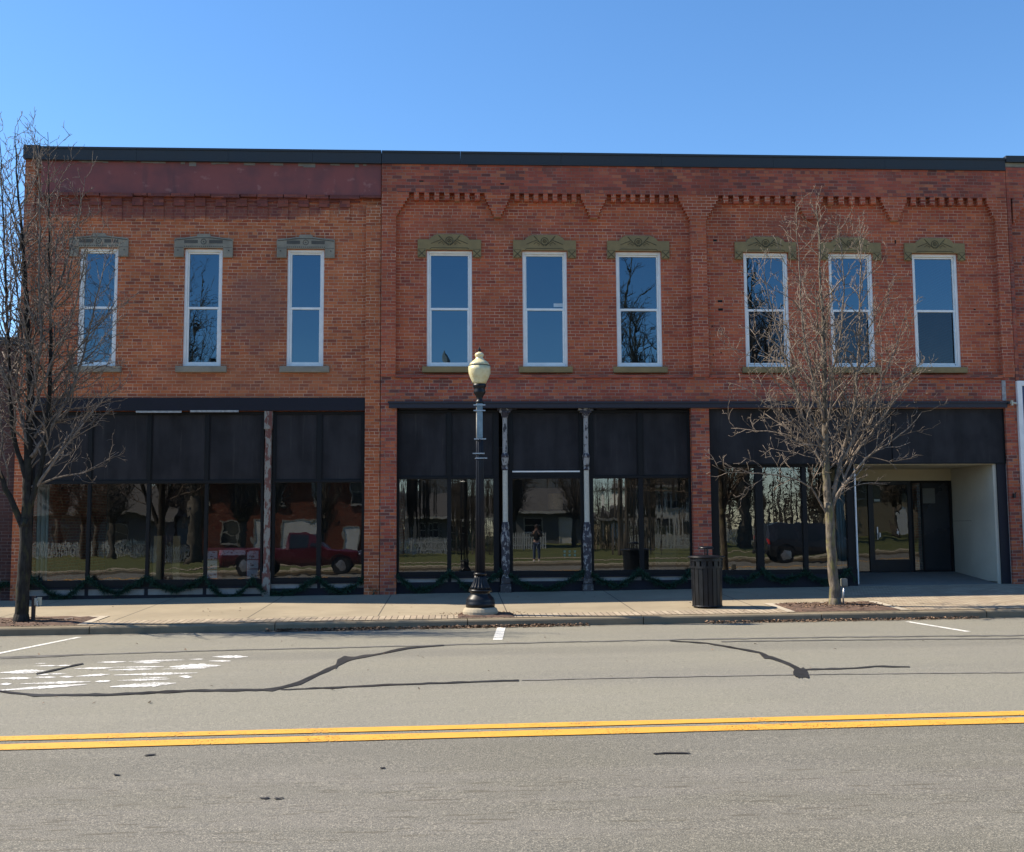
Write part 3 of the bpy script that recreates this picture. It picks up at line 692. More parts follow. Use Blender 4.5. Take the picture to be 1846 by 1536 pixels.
def head_grey(par, w, mt, md):
    c = (w[0]+w[1])/2; hw = (w[1]-w[0])/2; e = .67; z1 = WZ1; zt = Z(550, 424); zb = Z(550, 466); zs = Z(550, 433); zk = Z(550, 428)
    pts = [(-e, zb), (-hw-.012, zb), (-hw-.012, z1+.004), (hw+.012, z1+.004), (hw+.012, zb), (e, zb), (e, zs), (.16, zk), (.14, zt), (-.14, zt), (-.16, zk), (-e, zs)]
    o = MB(); o.prism([(c+x, z) for x, z in pts], -.06, .0); lo = o.build('window_head', mt, par, bevel=.012)
    g = MB(); y = -.061; zc = (zk+z1)/2+.01
    g.tube([(c-e+.02, y, zs-.035), (c-.16, y, zk-.045), (c+.16, y, zk-.045), (c+e-.02, y, zs-.035)], .010, 5)
    for s in (-1, 1):
        g.box(c+s*.13, c+s*.44, y-.002, y+.01, zc-.04, zc+.04)
        g.box(c+s*(hw+.02), c+s*(e-.01), y-.001, y+.01, z1+.012, z1+.022)
        g.tube([(c+s*.58, y, z1-.05), (c+s*.58, y-.004, z1-.05)], .018, 6)
    g.tube([(c+.06*cos(a*pi/5), y, zc+.06*sin(a*pi/5)) for a in range(11)], .009, 5); g.tube([(c, y+.003, zc), (c, y-.004, zc)], .02, 6)
    for k in range(19): x = c-.43+.86*k/18; g.box(x-.011, x+.011, y-.002, y+.01, z1+.03, z1+.055)
    g.build('carving', md, lo)
def sill(par, w, mt, dx=.10):
    b = MB(); b.box(w[0]-dx, w[1]+dx, -.10, .10, WZ0-.145, WZ0-.002); b.build('window_sill', mt, par, bevel=.012)
for i, w in enumerate(WA):
    upper_window(A, w, 'a', M_UGLASS); head_grey(A, w, M_GREY, M_GREYD); sill(A, w, M_GREY, .14)
for i, w in enumerate(WB):
    upper_window(Bd, w, 'b', M_UGLASS2 if i >= 3 else M_UGLASS); head_green(Bd, w, M_GREEN, M_GREEND); sill(Bd, w, M_GREEN, .10)
g = MB(); y = YP+.018
def Q_(px, py): q = P(px, py, YP+.02); return (q.x, y, q.z)
g.tube([Q_(1258+2.4*cos(a*pi/4), 842+4*sin(a*pi/4)) for a in range(9)], .008, 4)
g.tube([Q_(1259, 850), Q_(1266, 850), Q_(1266.5, 854), Q_(1260, 855)], .008, 4); g.tube([Q_(1259, 859.5), Q_(1265, 860)], .008, 4); g.tube([Q_(1260, 862), Q_(1264, 862)], .007, 4)
g.tube([Q_(1258, 872), Q_(1262, 866), Q_(1263, 871), Q_(1265, 866)], .007, 4); g.tube([Q_(1264, 876), Q_(1266, 872)], .006, 4)
g.tube([Q_(1262.5+2.6*cos(a*pi/4), 885+4*sin(a*pi/4)) for a in range(9)], .010, 4); g.tube([Q_(1265, 892), Q_(1267, 893)], .012, 4); g.box(X(1249, 819), X(1265, 819), y-.004, y+.01, Z(1255, 821, YP), Z(1255, 817, YP))
g.build('ghost_lettering', plain('faded_lettering', (.20,.085,.08), .9, .3, 20), Bd)
for w in []: blind(A if w in WA else Bd, w, WZ0+.0, Z(983, 557)+.0)
b = MB(); q0, q1 = P(998, 547, .1), P(1016, 553.5, .1); b.box(q0.x, q1.x, .10, .103, q1.z, q0.z); b.build('window_sticker', plain('pale_sticker', (.55,.62,.66), .5), Bd)

# --- left shop front
YF = .10
def bar(b, x0, x1, z0, z1, y0=YF-.05, y1=YF+.05): b.box(x0, x1, y0, y1, z0, z1)
def rx(px, y=950): return X(px, y, YF)
zt0, zt1 = Z(300, 745, YF), 0
za_tr = (Z(300, 872, YF), Z(300, 866.5, YF)); zgb = Z(300, 1045, YF)-.0; zsb = Z(300, 1057, YF); zst = Z(300, 1061, YF); zstb = Z(300, 1072, YF)
def shopfront(par, panes, ztop, ztr, zg, zs, z_st1, z_st0, zbase, gm, name='shop_window', strip=True, panel=M_PANEL, ends=None):
    """panes: list of (x0, x1). frame, blackout panels above, glass below, sill, pale strip and base board"""
    x0, x1 = ends or (panes[0][0]-.06, panes[-1][1]+.06)
    f = MB(); bar(f, x0, x1, ztop-.05, ztop); bar(f, x0, x1, ztr[0], ztr[1], YF-.055, YF+.045); bar(f, x0, x1, zs, zg, YF-.08, YF+.06)
    prev = x0
    for a, e in panes+[(x1, x1)]:
        if a-prev > .005:
            bar(f, prev, a, zg, ztr[0], YF-.045); bar(f, prev, a, ztr[1], ztop-.05, YF-.045); 
        prev = e
    fo = f.build(name, M_FRAME, par, bevel=.005)
    for a, e in panes:
        p = MB(); p.box(a+.02, e-.02, YF-.012, YF+.01, ztr[1]+.02, ztop-.07); p.build('blackout_panel', panel, fo, bevel=.004)
        fr = MB(); w = .022
        for (q0, q1, r0, r1) in ((a, a+w, ztr[1], ztop-.05), (e-w, e, ztr[1], ztop-.05), (a+w, e-w, ztr[1], ztr[1]+w), (a+w, e-w, ztop-.05-w, ztop-.05)): fr.box(q0+.001, q1-.001, YF-.03, YF+.005, r0+.001, r1-.001)
        fr.build('panel_bead', M_FRAME, fo)
        g = MB(); ty, tx = rnd.uniform(-.006, .006), rnd.uniform(.004, .014)
        if gm is M_SGLASS: ty = .006 if e < rx(810) else (-.011 if e < rx(900) else ty)
        g.quad((a, YF+.02+ty-tx, zg-.01), (e, YF+.02-ty-tx, zg-.01), (e, YF+.02-ty+tx*.0, ztr[0]+.01), (a, YF+.02+ty, ztr[0]+.01)); g.build('glass', gm, fo)
    s = MB()
    if strip: 
        bar(s, x0, x1, z_st0, z_st1, YF-.03, YF+.02); s.build('pale_strip', M_STRIP, fo)
    k = MB(); bar(k, x0, x1, -.5, z_st0-.001, YF-.07, YF+.04); bar(k, x0, x1, z_st1+.001, zs-.001, YF-.06, YF+.03)
    if strip:
        for a, e in panes[1:]: k.box(a-.075, a+.0, YF-.045, YF-.031, z_st0, z_st1)
    k.build('base_board', M_NAVY, fo)
    return fo
shopfront(A, [(rx(58), rx(157)), (rx(163), rx(264)), (rx(270), rx(368.5)), (rx(374.5), rx(470))], OA[3]-.01, za_tr, zgb, zsb, zst, zstb, 0, M_SGLASS2, ends=(OA[0]+.004, rx(474.5)))
shopfront(A, [(rx(495), rx(571)), (rx(579), rx(652))], OA[3]-.01, (Z(570, 870, YF), Z(570, 865.5, YF)), Z(570, 1041, YF), Z(570, 1049, YF), Z(570, 1052, YF), Z(570, 1060, YF), 0, M_SGLASS2, ends=(rx(490), OA[1]-.004))
b = MB(); x0, x1 = X(474.5, 900, -.03), X(489, 900, -.03)
b.box(x0+.02, x1-.02, -.03, .20, -.5, OA[3]-.001); b.box(x0, x1, -.05, .21, OA[3]-.42, OA[3]-.002); b.box(x0, x1, -.05, .21, -.45, G0(-4)+.55)
for k in range(4): b.box(x0+.05+k*.035, x0+.07+k*.035, -.056, -.04, OA[3]-.36, OA[3]-.10)
b.build('iron_post', M_RUST, A, bevel=.008)
b = MB(); b.box(OA[0]-.06, X(658, 730, -.06), -.06, -.0, OA[3]-.0, Z(400, 717, -.06)); b.build('shop_lintel', M_NAVY, A, bevel=.01)
b = MB(); b.box(X(245,743,-.08), X(327,743,-.08), -.085, -.061, Z(300,744,-.08), Z(300,740.5,-.08)); b.box(X(343,742,-.08), X(430,742,-.08), -.085, -.061, Z(400,743,-.08), Z(400,739.5,-.08)); b.build('light_strip', plain('old_white_trim', (.38,.38,.37), .5, .3, 12), A)

# --- middle shop front with two cast-iron columns
ztc = (Z(980, 863, YF), Z(980, 858.5, YF)); zg = Z(980, 1029, YF); zs = Z(980, 1037, YF); s1, s0 = Z(980, 1041, YF), Z(980, 1047.5, YF)
shopfront(Bd, [(rx(719.5), rx(806)), (rx(813.5), rx(890))], OB1[3]-.05, ztc, zg, zs, s1, s0, 0, M_SGLASS, ends=(OB1[0]+.004, rx(900)))
mid = shopfront(Bd, [(rx(924), rx(1046.5))], OB1[3]-.05, ztc, zg, zs, s1, s0, 0, M_SGLASS3, ends=(rx(912), rx(1056)))
shopfront(Bd, [(rx(1070), rx(1152)), (rx(1160), rx(1243.5))], OB1[3]-.05, ztc, zg, zs, s1, s0, 0, M_SGLASS, ends=(rx(1060), OB1[1]-.004))
b = MB(); b.box(rx(924), rx(1046), YF-.07, YF-.0555, Z(980, 851.5, YF), Z(980, 849, YF)); b.build('white_batten', M_WHITE, Bd)
b = MB(); b.box(rx(924), rx(1046), YF-.062, YF-.0551, Z(980, 858, YF), Z(980, 852, YF)); b.build('head_rail', M_FRAME, Bd)
for g in [c for c in mid.children if c.name.startswith('glass')]:        # this sheet sits a couple of degrees out of line
    me = g.data; xm = (rx(924)+rx(1046.5))/2
    for v in me.vertices:
        wxx = v.co.x+ROOT[Bd.name].x; v.co.y = YF+.025-(wxx-xm)*.0754
    me.update()
def column(px):
    x = X(px, 900, -.06); y = -.03; g = G0(x); zt = OB1[3]-.012
    root = MB(); z_ = lambda py: Z(px, py, -.06)
    root.lathe([(.062, z_(941)), (.060, z_(847))], (x, y, 0), 20)
    o = root.build('iron_column', M_IRONW, Bd, smooth=False)
    u = MB(); u.lathe([(.058, z_(823)), (.056, z_(752))], (x, y, 0), 8); u.lathe([(.062, z_(838.5)), (.085, z_(825))], (x, y, 0), 16); u.build('upper_shaft', peel_mat('flaked_shaft', (.38,.36,.34), (.05,.045,.05), .44, (16, 16, 7)), o)
    c = MB(); c.box(x-.17, x+.17, y-.08, y+.12, z_(740), zt); c.box(x-.13, x+.13, y-.06, y+.1, z_(744), z_(740)-.001); c.lathe([(.065, z_(753)), (.075, z_(750)), (.10, z_(743.9))], (x, y, 0), 12)
    c.build('capital', M_IRONP, o); c = MB(); c.lathe([(.062, z_(848)), (.078, z_(846)), (.072, z_(842)), (.082, z_(839))], (x, y, 0), 16); c.build('lower_collar', M_IRONP, o)
    c = MB(); c.lathe([(.085, z_(825)), (.092, z_(822)), (.07, z_(817))], (x, y, 0), 16); c.build('upper_collar', M_IRONP, o)
    d = MB(); d.lathe([(.088, z_(1042)), (.098, z_(1010)), (.098, z_(988)), (.105, z_(984)), (.11, z_(976)), (.105, z_(965)), (.085, z_(955)), (.092, z_(950)), (.072, z_(941))], (x, y, 0), 10); d.build('pedestal', M_IRONP, o)
    e = MB(); e.box(x-.125, x+.125, y-.09, y+.11, g-.2, z_(1053)); e.box(x-.105, x+.105, y-.075, y+.1, z_(1053)+.001, z_(1042)); e.build('foot', M_IRONB, o, bevel=.02)
column(911); column(1058)
b = MB(); zt_, zb_ = Z(1000, 724.5, YP), Z(1000, 735.5, YP)
b.box(X(701, 730, YP-.05), X(1816, 730, YP-.05), YP-.05, YP+.019, zb_, zt_); b.box(X(701, 730, YP)-.02, X(1816, 730, YP)+.02, YP-.075, YP-.0505, zt_-.035, zt_+.006); b.build('shop_lintel', M_BAND, Bd)
b = MB()
x = X(720, 740, -.0)
while x < X(1240, 740):
    w = rnd.uniform(.15, .5); b.box(x, x+w, -.02-rnd.uniform(0, .02), .04, OB1[3]-rnd.uniform(.02, .05), OB1[3]-.001); x += w
b.build('ragged_trim', M_BAND, Bd)

# --- right shop front, sign panel and recessed doorway
zp0 = Z(1500, 837, -.02)
f = MB(); xa, xb = OB2[0]+.003, OB2[1]-.003; zt = OB2[3]-.004; xm = X(1607, 790, -.02)
f.box(xa, xm-.012, -.03, .06, zp0, zt); f.box(xm+.012, xb, -.03, .06, zp0, zt); sp_ = f.build('sign_panel', M_PANEL, Bd, bevel=.004)
f = MB(); f.box(xa, xa+.035, -.045, -.0305, zp0, zt); f.box(xb-.035, xb, -.045, -.0305, zp0, zt); f.box(xa+.035, xb-.035, -.045, -.0305, zp0, zp0+.03); f.box(xm-.0115, xm+.0115, .0, .05, zp0, zt)
for px in (1371, 1500, 1615, 1668, 1730, 1775): q = X(px, 836, -.04); f.box(q-.01, q+.01, -.052, -.0455, zp0+.006, zp0+.024)
f.build('panel_trim', M_FRAME, sp_)
DY = 2.2
xdl = X(1546, 950, 0); 
ends = (OB2[0]+.004, X(1541, 950, YF))
shopfront2 = MB()
zr0 = Z(1400, 1027, YF); ztt = zp0-.002
panes = [(rx(1296), rx(1363)), (rx(1376), rx(1447)), (rx(1455), rx(1527))]
bar(shopfront2, ends[0], ends[1], ztt-.06, ztt); bar(shopfront2, ends[0], ends[1], zr0-.1, zr0, YF-.08, YF+.06)
prev = ends[0]
for a, e in panes+[(ends[1], ends[1])]: bar(shopfront2, prev, a, zr0, ztt-.06, YF-.05); prev = e
sf = shopfront2.build('shop_window', M_FRAME, Bd, bevel=.005)
for i, (a, e) in enumerate(panes):
    g = MB(); tl = (-.001, .0, .002)[i]; g.quad((a, YF+.02+tl, zr0-.01), (e, YF+.02-tl, zr0-.01), (e, YF+.02-tl, ztt-.05), (a, YF+.02+tl, ztt-.05)); g.build('glass', M_SGLASS2, sf)
k = MB(); k.box(ends[0], ends[1], YF-.07, YF+.04, -.5, zr0-.101); k.build('base_board', M_NAVY, sf)
# alcove
xr = X(1795, 940, 0)
zce = Z(1790, 838.5, 0); fl0, fl1 = G0(9.5)-.0, Z(1650, 1031, DY)
a = MB(); a.box(xr, xr+.08, .03, DY+.1, -.3, zce+.1); o = a.build('alcove_wall', M_CREAM, Bd)
t = MB(); t.box(xr-.006, xr-.0, .05, DY-.01, fl0+.05, fl0+.075+.0); t.box(xr-.004, xr-.0002, 1.2, DY-.03, Z(1750, 939, 1)-.0, Z(1750, 939, 1)+.008); t.build('skirting_line', plain('dark_wall_line', (.05,.05,.045), .9), o)  # thin dark strips along the alcove wall, one low, one at mid height
a = MB(); a.box(xr+.081, OB2[1]-.004, -.02, .10, -.4, zp0-.001); a.build('door_post', M_NAVY, Bd, bevel=.006)
b = MB(); b.box(OB2[1]-.0035, OB2[1]+.028, -.035, -.0, -.3, zp0-.0); b.build('white_edge', plain('chipped_white', (.36,.35,.33), .6, .35, 20), Bd)
a = MB(); a.box(ends[1]+.001, xr-.001, -.0, DY+.1, zce+.02, zce+.1); a.build('alcove_ceiling', M_CREAM2, Bd)
a = MB(); vs = [(ends[1]-.2, -.02, fl0+.006), (xr, -.02, G0(xr)+.006), (xr, DY, fl1), (ends[1]-.2, DY, fl1), (ends[1]-.2, -.02, -.4), (xr, -.02, -.4), (xr, DY, -.4), (ends[1]-.2, DY, -.4)]
a.add(vs, [(0,1,2,3),(7,6,5,4),(0,4,5,1),(1,5,6,2),(2,6,7,3),(3,7,4,0)]); a.build('alcove_floor', concrete('alcove_concrete', (.20,.19,.17), False), Bd)
# glass return and white edge at the left of the alcove
a = MB(); a.box(ends[1]-.06, ends[1], YF+.051, DY, zr0-.2, zr0); a.box(ends[1]-.06, ends[1], YF+.051, DY, zce, zce+.1); a.box(ends[1]-.07, ends[1], YF+.051, DY, -.4, zr0-.2); o = a.build('return_frame', M_FRAME, Bd)
g = MB(); g.quad((ends[1]-.03, YF+.06, zr0), (ends[1]-.03, DY, zr0), (ends[1]-.03, DY, zce), (ends[1]-.03, YF+.06, zce)); g.build('glass', M_SGLASS2, o)
a = MB(); a.box(ends[1]+.001, ends[1]+.022, .0, YF+.05, zr0-.35, zce-.0); a.build('white_corner', M_WHITE, Bd)
# back wall of the alcove: header, side light, door, side light, dark panel
dx = lambda px, py=950: X(px, py, DY); dz = lambda py, px=1640: Z(px, py, DY)
zh = dz(866.5); 
a = MB(); a.box(ends[1], xr-.0, DY, DY+.12, zh, zce+.019); a.box(dx(1719.5), xr-.001, DY, DY+.12, fl1-.0, zh-.001); a.build('alcove_header', M_CREAM2, Bd)
f = MB(); e0, e1 = dx(1546), dx(1719)
f.box(e0-.3, e0+.0, DY, DY+.08, fl1, zh-.001); f.box(e0, dx(1566), DY+.01, DY+.07, fl1, dz(1029)); f.box(dx(1645.5), dx(1647.5), DY, DY+.08, fl1, zh-.002); f.box(dx(1663), dx(1665.5), DY, DY+.08, fl1, zh-.003)
f.box(dx(1714), e1-.002, DY, DY+.08, fl1, zh-.004); f.box(dx(1647.6), dx(1713.9), DY+.01, DY+.07, fl1, dz(1028)); f.box(dx(1647.6), dx(1713.9), DY+.01, DY+.07, zh-.06, zh-.004); f.box(e0, dx(1563), DY+.01, DY+.07, zh-.05, zh-.004)
fo = f.build('door_frame', M_FRAME, Bd)
g = MB(); g.quad((e0, DY+.04, fl1), (dx(1566), DY+.04, fl1), (dx(1566), DY+.04, zh-.05), (e0, DY+.04, zh-.05)); g.build('side_light', M_DGLASS, fo)
g = MB(); g.quad((dx(1647), DY+.04, fl1), (dx(1663.5), DY+.037, fl1), (dx(1663.5), DY+.037, zh-.05), (dx(1647), DY+.04, zh-.05)); g.build('side_light', M_DGLASS, fo)
g = MB(); g.box(dx(1665.5), dx(1714), DY+.045, DY+.06, dz(1028), zh-.06); g.build('dark_panel', plain('dark_blue_panel', (.020,.024,.030), .25, .2, 1), fo)
g = MB(); g.box(dx(1664.5), dx(1689), DY+.041, DY+.044, dz(907.5), dz(880.5)); g.build('paper_notice', plain('faded_paper', (.13,.14,.13), .8, .1, 3), fo)
d = MB(); x0, x1 = dx(1567), dx(1645); w = .145; gx0, gx1, gz0, gz1 = dx(1576.5), dx(1638.5), dz(1008.5), dz(874)
d.box(x0, gx0, DY+.01, DY+.06, fl1+.01, zh-.005); d.box(gx1, x1, DY+.01, DY+.06, fl1+.01, zh-.005); d.box(gx0, gx1, DY+.01, DY+.06, fl1+.01, gz0); d.box(gx0, gx1, DY+.01, DY+.06, gz1, zh-.005)
do = d.build('door', M_BLACK, Bd, bevel=.004)
g = MB(); g.quad((gx0, DY+.035, gz0), (gx1, DY+.035, gz0), (gx1, DY+.03, gz1), (gx0, DY+.03, gz1)); g.build('door_glass', M_DGLASS, do)
hnd = MB(); hx = dx(1581.5); hnd.box(hx-.016, hx+.016, DY-.01, DY+.008, dz(972), dz(949.5)); hnd.tube([(hx, DY-.01, dz(962)), (hx+.02, DY-.05, dz(962)), (hx+.02, DY-.05, dz(969)), (hx+.0, DY-.01, dz(970))], .011, 6); hnd.box(dx(1585), dx(1587), DY-.02, DY+.03, dz(968), dz(960)); hnd.build('door_handle', M_ALU, do)
hnd = MB(); q = dx(1619); hnd.box(q-.03, q+.03, DY+.015, DY+.03, dz(962), dz(957)); hnd.tube([(q+.015, DY+.02, dz(964)), (q-.0, DY+.02, dz(957)), (q-.02, DY+.02, dz(953))], .014, 6); hnd.build('thumb_latch', M_ALU, do)
hnd = MB(); hnd.box(dx(1578.5), dx(1588.5), DY+.022, DY+.028, dz(903.5), dz(899.5)); hnd.build('door_sticker', plain('pale_green_sticker', (.35,.42,.40), .6), do)
# small things on the right pier
b = MB(); q = P(1820, 727, YP); b.tube([(q.x-.06, YP-.0, q.z), (q.x-.06, YP-.09, q.z)], .03, 8); b.build('pipe_stub', M_BLACK, Bd)
b = MB(); b.tube([(q.x-.02, YP-.06, q.z), (q.x+.06, YP-.08, q.z+.0), (q.x+.13, YP-.06, q.z-.01)], .024, 8); b.box(q.x+.0, q.x+.04, YP-.1, YP-.04, q.z-.06, q.z+.06); b.tube([(q.x-.02, YP-.0, q.z), (q.x-.02, YP-.06, q.z)], .02, 8); b.build('pipe_fitting', plain('cream_pipe', (.5,.48,.38), .5), Bd)
b = MB(); q = P(1827, 893, YP); b.box(q.x-.025, q.x+.03, YP-.06, YP+.0, q.z-.06, q.z+.04); b.tube([(q.x+.01, YP-.05, q.z+.03), (q.x+.03, YP-.08, q.z+.08)], .012, 5); NBHOOK = b
# --- window contents on glass
NBHOOK.build('iron_bracket', M_BLACK, Bd)
b = MB(); q = P(1810, 703, YP); b.box(q.x-.045, q.x+.045, YP-.002, YP+.03, Z(1810, 722, YP), Z(1810, 686, YP)); b.build('mortar_patch', plain('pale_mortar', (.36,.35,.34), .9, .3, 14, bump=.5), Bd)
# clover decals on the middle pane (inside face of the sheet)
def clover(b, cx, cz, s, y):
    for k in range(4):
        a = pi/4+k*pi/2; x, z = cx+s*.42*cos(a), cz+s*.42*sin(a)
        pts = [(x+s*.36*cos(t*pi/5), z+s*.36*sin(t*pi/5)) for t in range(10)]; b.prism(pts, y, y+.004)
    b.prism([(cx-.08*s, cz-s*.3), (cx+.08*s, cz-s*.3), (cx+.3*s, cz-1.15*s), (cx+.15*s, cz-1.2*s)], y+.001, y+.003)
b = MB()
for px in (1017.5, 1026.5, 1036):
    for py in (994, 1000.5): q = P(px, py, YF); clover(b, q.x, q.z, .038, YF-.045)
cl = b.build('clover_decals', plain('frosted_green', (.16,.25,.20), .6, .15, 20), Bd)
# ------------------------------------------------------------------ neighbours
g = G0(-12)
Ln = thing('low_brick_building', (XA0-.02, 0, g), 'low dark brick building at the left edge beyond the orange one', 'building')
b = MB(); zt = Z(5, 621); wall_grid(b, XA0-9.5, XA0-.012, -.7, zt, [(XA0-8.6, XA0-3.2, .5, 3.2)]); b.build('wall', M_DKBR, Ln)
b = MB(); b.box(XA0-9.5, XA0-.012, .33, 15, -.7, zt-.02); b.build('rear_block', M_DKBR, Ln)
b = MB(); b.box(XA0-9.55, XA0-.012, -.08, .4, zt+.001, zt+.16); b.build('coping', M_COP, Ln)
b = MB(); b.box(XA0-8.59, XA0-3.21, .15, .22, .51, 3.19); b.build('shop_window', M_FRAME, Ln)
Rn = thing('brick_building', (XB1+.012, 0, G0(13)), 'red brick building at the right edge with a white framed blue shop front', 'building')
xn = XB1+.012; xo = X(1831.5, 690, YP)
b = MB(); wall_grid(b, xn, xn+9, -.6, 10.12, [(xn+1.3, xn+2.35, WZ0, WZ1), (xn+3.5, xn+4.55, WZ0, WZ1), (xo+.02, xn+8.6, -.5, Z(1835, 687))]); b.build('wall', M_NB, Rn)
b = MB(); b.box(xn, xn+9, YP, -.0, zd1, 10.11); b.box(xn, X(1823.5, 500), YP+.004, -.001, -.5, zd1-.001); b.build('top_wall', M_TOP, Rn)
b = MB()
xa, xe = X(1845, 362), X(1823.5, 390); z1 = zd1-.0015
for i in range(9): t = i/8; x = xa+.05-(xa+.05-xe)*t; b.box(xe-.03, x, YP-.004+.0004*i, -.0012, z1-h*.9*(i+1), z1-h*.9*i-.0005)
for i in range(14): x = xa+.2+i*.22; b.box(x, x+.11, YP-.004, -.0012, zd0-.02, zd1-.0015)
b.build('brick_arcade', M_NB, Rn)
b = MB(); b.box(xn, xn+9, -.13, .4, 10.125, 10.22); b.build('stone_band', M_GREY, Rn)
b = MB(); b.box(xn-.0, xn+9, -.2, .42, 10.225, 10.38); b.build('coping', M_COP, Rn)
b = MB(); b.box(xn, xn+9, .33, 16, -.6, 10.0); b.build('rear_block', M_NB, Rn)
fz = Z(1835, 687, YP)
b = MB(); b.box(xo, xo+.115, YP-.06, YP+.1, -.4, fz); b.box(xo+.1155, xn+8.6, YP-.06, YP+.1, fz-.12, fz); b.build('white_surround', M_WHITE, Rn, bevel=.006)
b = MB(); b.box(xo+.116, xn+8.6, YP-.02, YP+.06, Z(1840, 822, YP), fz-.121); b.build('blue_fascia', plain('blue_board', (.028,.045,.12), .4, .1, 2), Rn)
b = MB(); b.box(xo+.116, xn+8.6, YP-.02, YP+.06, -.4, Z(1840, 822, YP)-.002); b.build('shop_window', plain('pale_panel', (.38,.38,.40), .4, .1, 2), Rn)

# ------------------------------------------------------------------ street lamp
x0, y0, z0 = LP.x, LP.y, LP.z
lamp = thing('street_lamp', (x0, y0, z0), 'black fluted street lamp with cream acorn globe standing by the kerb', 'street lamp')
zz = lambda py: P(868, py, y0).z
rr = lambda w: w/FPX*(y0+25)
b = MB(); b.lathe([(rr(30.5), -.12), (rr(31.5), zz(1102)-z0), (rr(29), zz(1096)-z0), (rr(26), zz(1094.5)-z0)], (x0, y0, z0), 28); b.build('concrete_footing', concrete('footing_concrete', (.42,.36,.26), False), lamp, smooth=False, bevel=.02)
b = MB()
b.lathe([(rr(k), zz(p)) for k, p in ((25.8,1094.3),(26.2,1086),(25,1085),(25.5,1082),(24,1078),(19,1073),(17.5,1070.5),(17.5,1067),(20.5,1066),(20.5,1062.5))], (x0, y0, 0), 40)
b.build('post_base', M_BLACK, lamp, smooth=True)
b = MB(); b.lathe([(rr(k), zz(p)) for k, p in ((20,1062),(17,1057),(13.5,1050),(11.5,1043),(10.3,1037))], (x0, y0, 0), 96, 16, .16); b.lathe([(rr(10.5), zz(1037)), (rr(11.8), zz(1035.5)), (rr(11.8), zz(1033.5)), (rr(10), zz(1032))], (x0, y0, 0), 32); b.build('flared_collar', M_BLACK, lamp, smooth=True)
b = MB(); b.lathe([(rr(9.3), zz(1032)), (rr(7.2), zz(830)), (rr(6.5), zz(727))], (x0, y0, 0), 96, 12, .12); b.build('shaft', M_POLE, lamp, smooth=True)
b = MB(); b.lathe([(rr(k), zz(p)) for k, p in ((6.4,727),(7.2,726),(7.2,723.5),(5.5,722),(5.2,718),(7.5,713),(10.5,709),(11.2,706.5),(9.8,703),(10,700),(12,697),(12.4,693),(11,692.8))], (x0, y0, 0), 32); b.build('capital', M_BLACK, lamp, smooth=True)
def globe_mat():
    n = N('acorn_globe'); c = n.mix(n.ss(n.noise(7, 4), .3, .7), (.74,.68,.44), (.62,.53,.30)); n.fin(c, .22, spec=.6)
    n.b.inputs['Subsurface Weight'].default_value = .35; n.b.inputs['Subsurface Radius'].default_value = (.08, .07, .04); n.b.inputs['Subsurface Scale'].default_value = 1; return n.m
M_GLOBE = globe_mat()
b = MB(); b.lathe([(rr(k), zz(p)) for k, p in ((11,693),(13.5,688),(17,681),(19.5,674),(20.4,667.5),(20.2,660.5))], (x0, y0, 0), 36); b.build('globe', M_GLOBE, lamp, smooth=True)
b = MB(); b.lathe([(rr(k), zz(p)) for k, p in ((19.2,659),(17,655),(13,651),(8.5,648),(6.8,645.5),(6.6,643.5),(8.2,641.5),(8.4,639),(6.5,636.6),(3.5,635))], (x0, y0, 0), 36); b.build('globe_cap', M_GLOBE, lamp, smooth=True)
b = MB(); b.lathe([(rr(20.3), zz(660.4)), (rr(20.5), zz(659.8)), (rr(19.5), zz(659))], (x0, y0, 0), 36); b.build('globe_band', M_BLACK, lamp)
b = MB(); b.lathe([(rr(k), zz(p)) for k, p in ((2.2,635.5),(1.4,634),(3,631.5),(2.6,629.5),(1,628),(1.6,626.5),(.5,625))], (x0, y0, 0), 12); b.build('finial', M_BLACK, lamp)
b = MB(); r_ = rr(6.9)
b.box(x0-r_*.75, x0+r_*.75, y0-r_-.02, y0-r_+.012, zz(790), zz(728)); pl = b.build('banner_plate', plain('pale_blue_plate', (.20,.28,.32), .45, .25, 5), lamp)
for py, dx_ in ((731, 0), (741, 0), (792, .01), (818, -.02), (826.5, .03)):
    b = MB(); b.tube([(x0+(r_+.012)*cos(a*pi/8), y0+(r_+.012)*sin(a*pi/8), zz(py)) for a in range(17)], .009, 6)
    b.box(x0-r_-.045+dx_, x0+r_+.035+dx_, y0-r_-.032, y0-r_-.021, zz(py+1), zz(py-1)); b.build('banner_clamp', M_ALU, lamp)
b = MB(); b.tube([(x0, y0-r_-.02, zz(793)), (x0-.01, y0-r_-.06, zz(794)), (x0+.02, y0-r_-.06, zz(796))], .014, 6); b.build('clamp_bolt', M_BLACK, lamp)

# ------------------------------------------------------------------ litter bin
BP = GP(1280, 1097); BP.y -= .0
x0, y0, z0 = BP.x, BP.y+.22, G(BP.x, BP.y+.22)
can = thing('litter_bin', (x0, y0, z0), 'black slatted metal litter bin with a raised rain cap on the pavement', 'litter bin')
zz = lambda py: P(1279, py, y0).z
sc_ = (y0+25)/FPX
RT_, RB_ = 29.5*sc_, 26.5*sc_; zt, zb = zz(1006), z0+.035
b = MB(); n = 20
for i in range(n):
    a = 2*pi*i/n; u = Vector((cos(a), sin(a), 0)); t = Vector((-sin(a), cos(a), 0)); hw = pi*RB_/n*.82
    zm = zz(1021)
    lv = [(zb, RB_), (zm, RT_-.018), ]
    vs = []
    for z, r in lv:
        for s, o in ((-1, 0), (1, 0), (1, -.008), (-1, -.008)): vs.append(Vector((x0, y0, z))+u*(r+o)+t*hw*s*(1 if z == zb else 1.12))
    b.add(vs, [(0,1,5,4),(1,2,6,5),(2,3,7,6),(3,0,4,7),(4,5,6,7),(3,2,1,0)])
b.build('slats', M_BLACK, can)
b = MB()
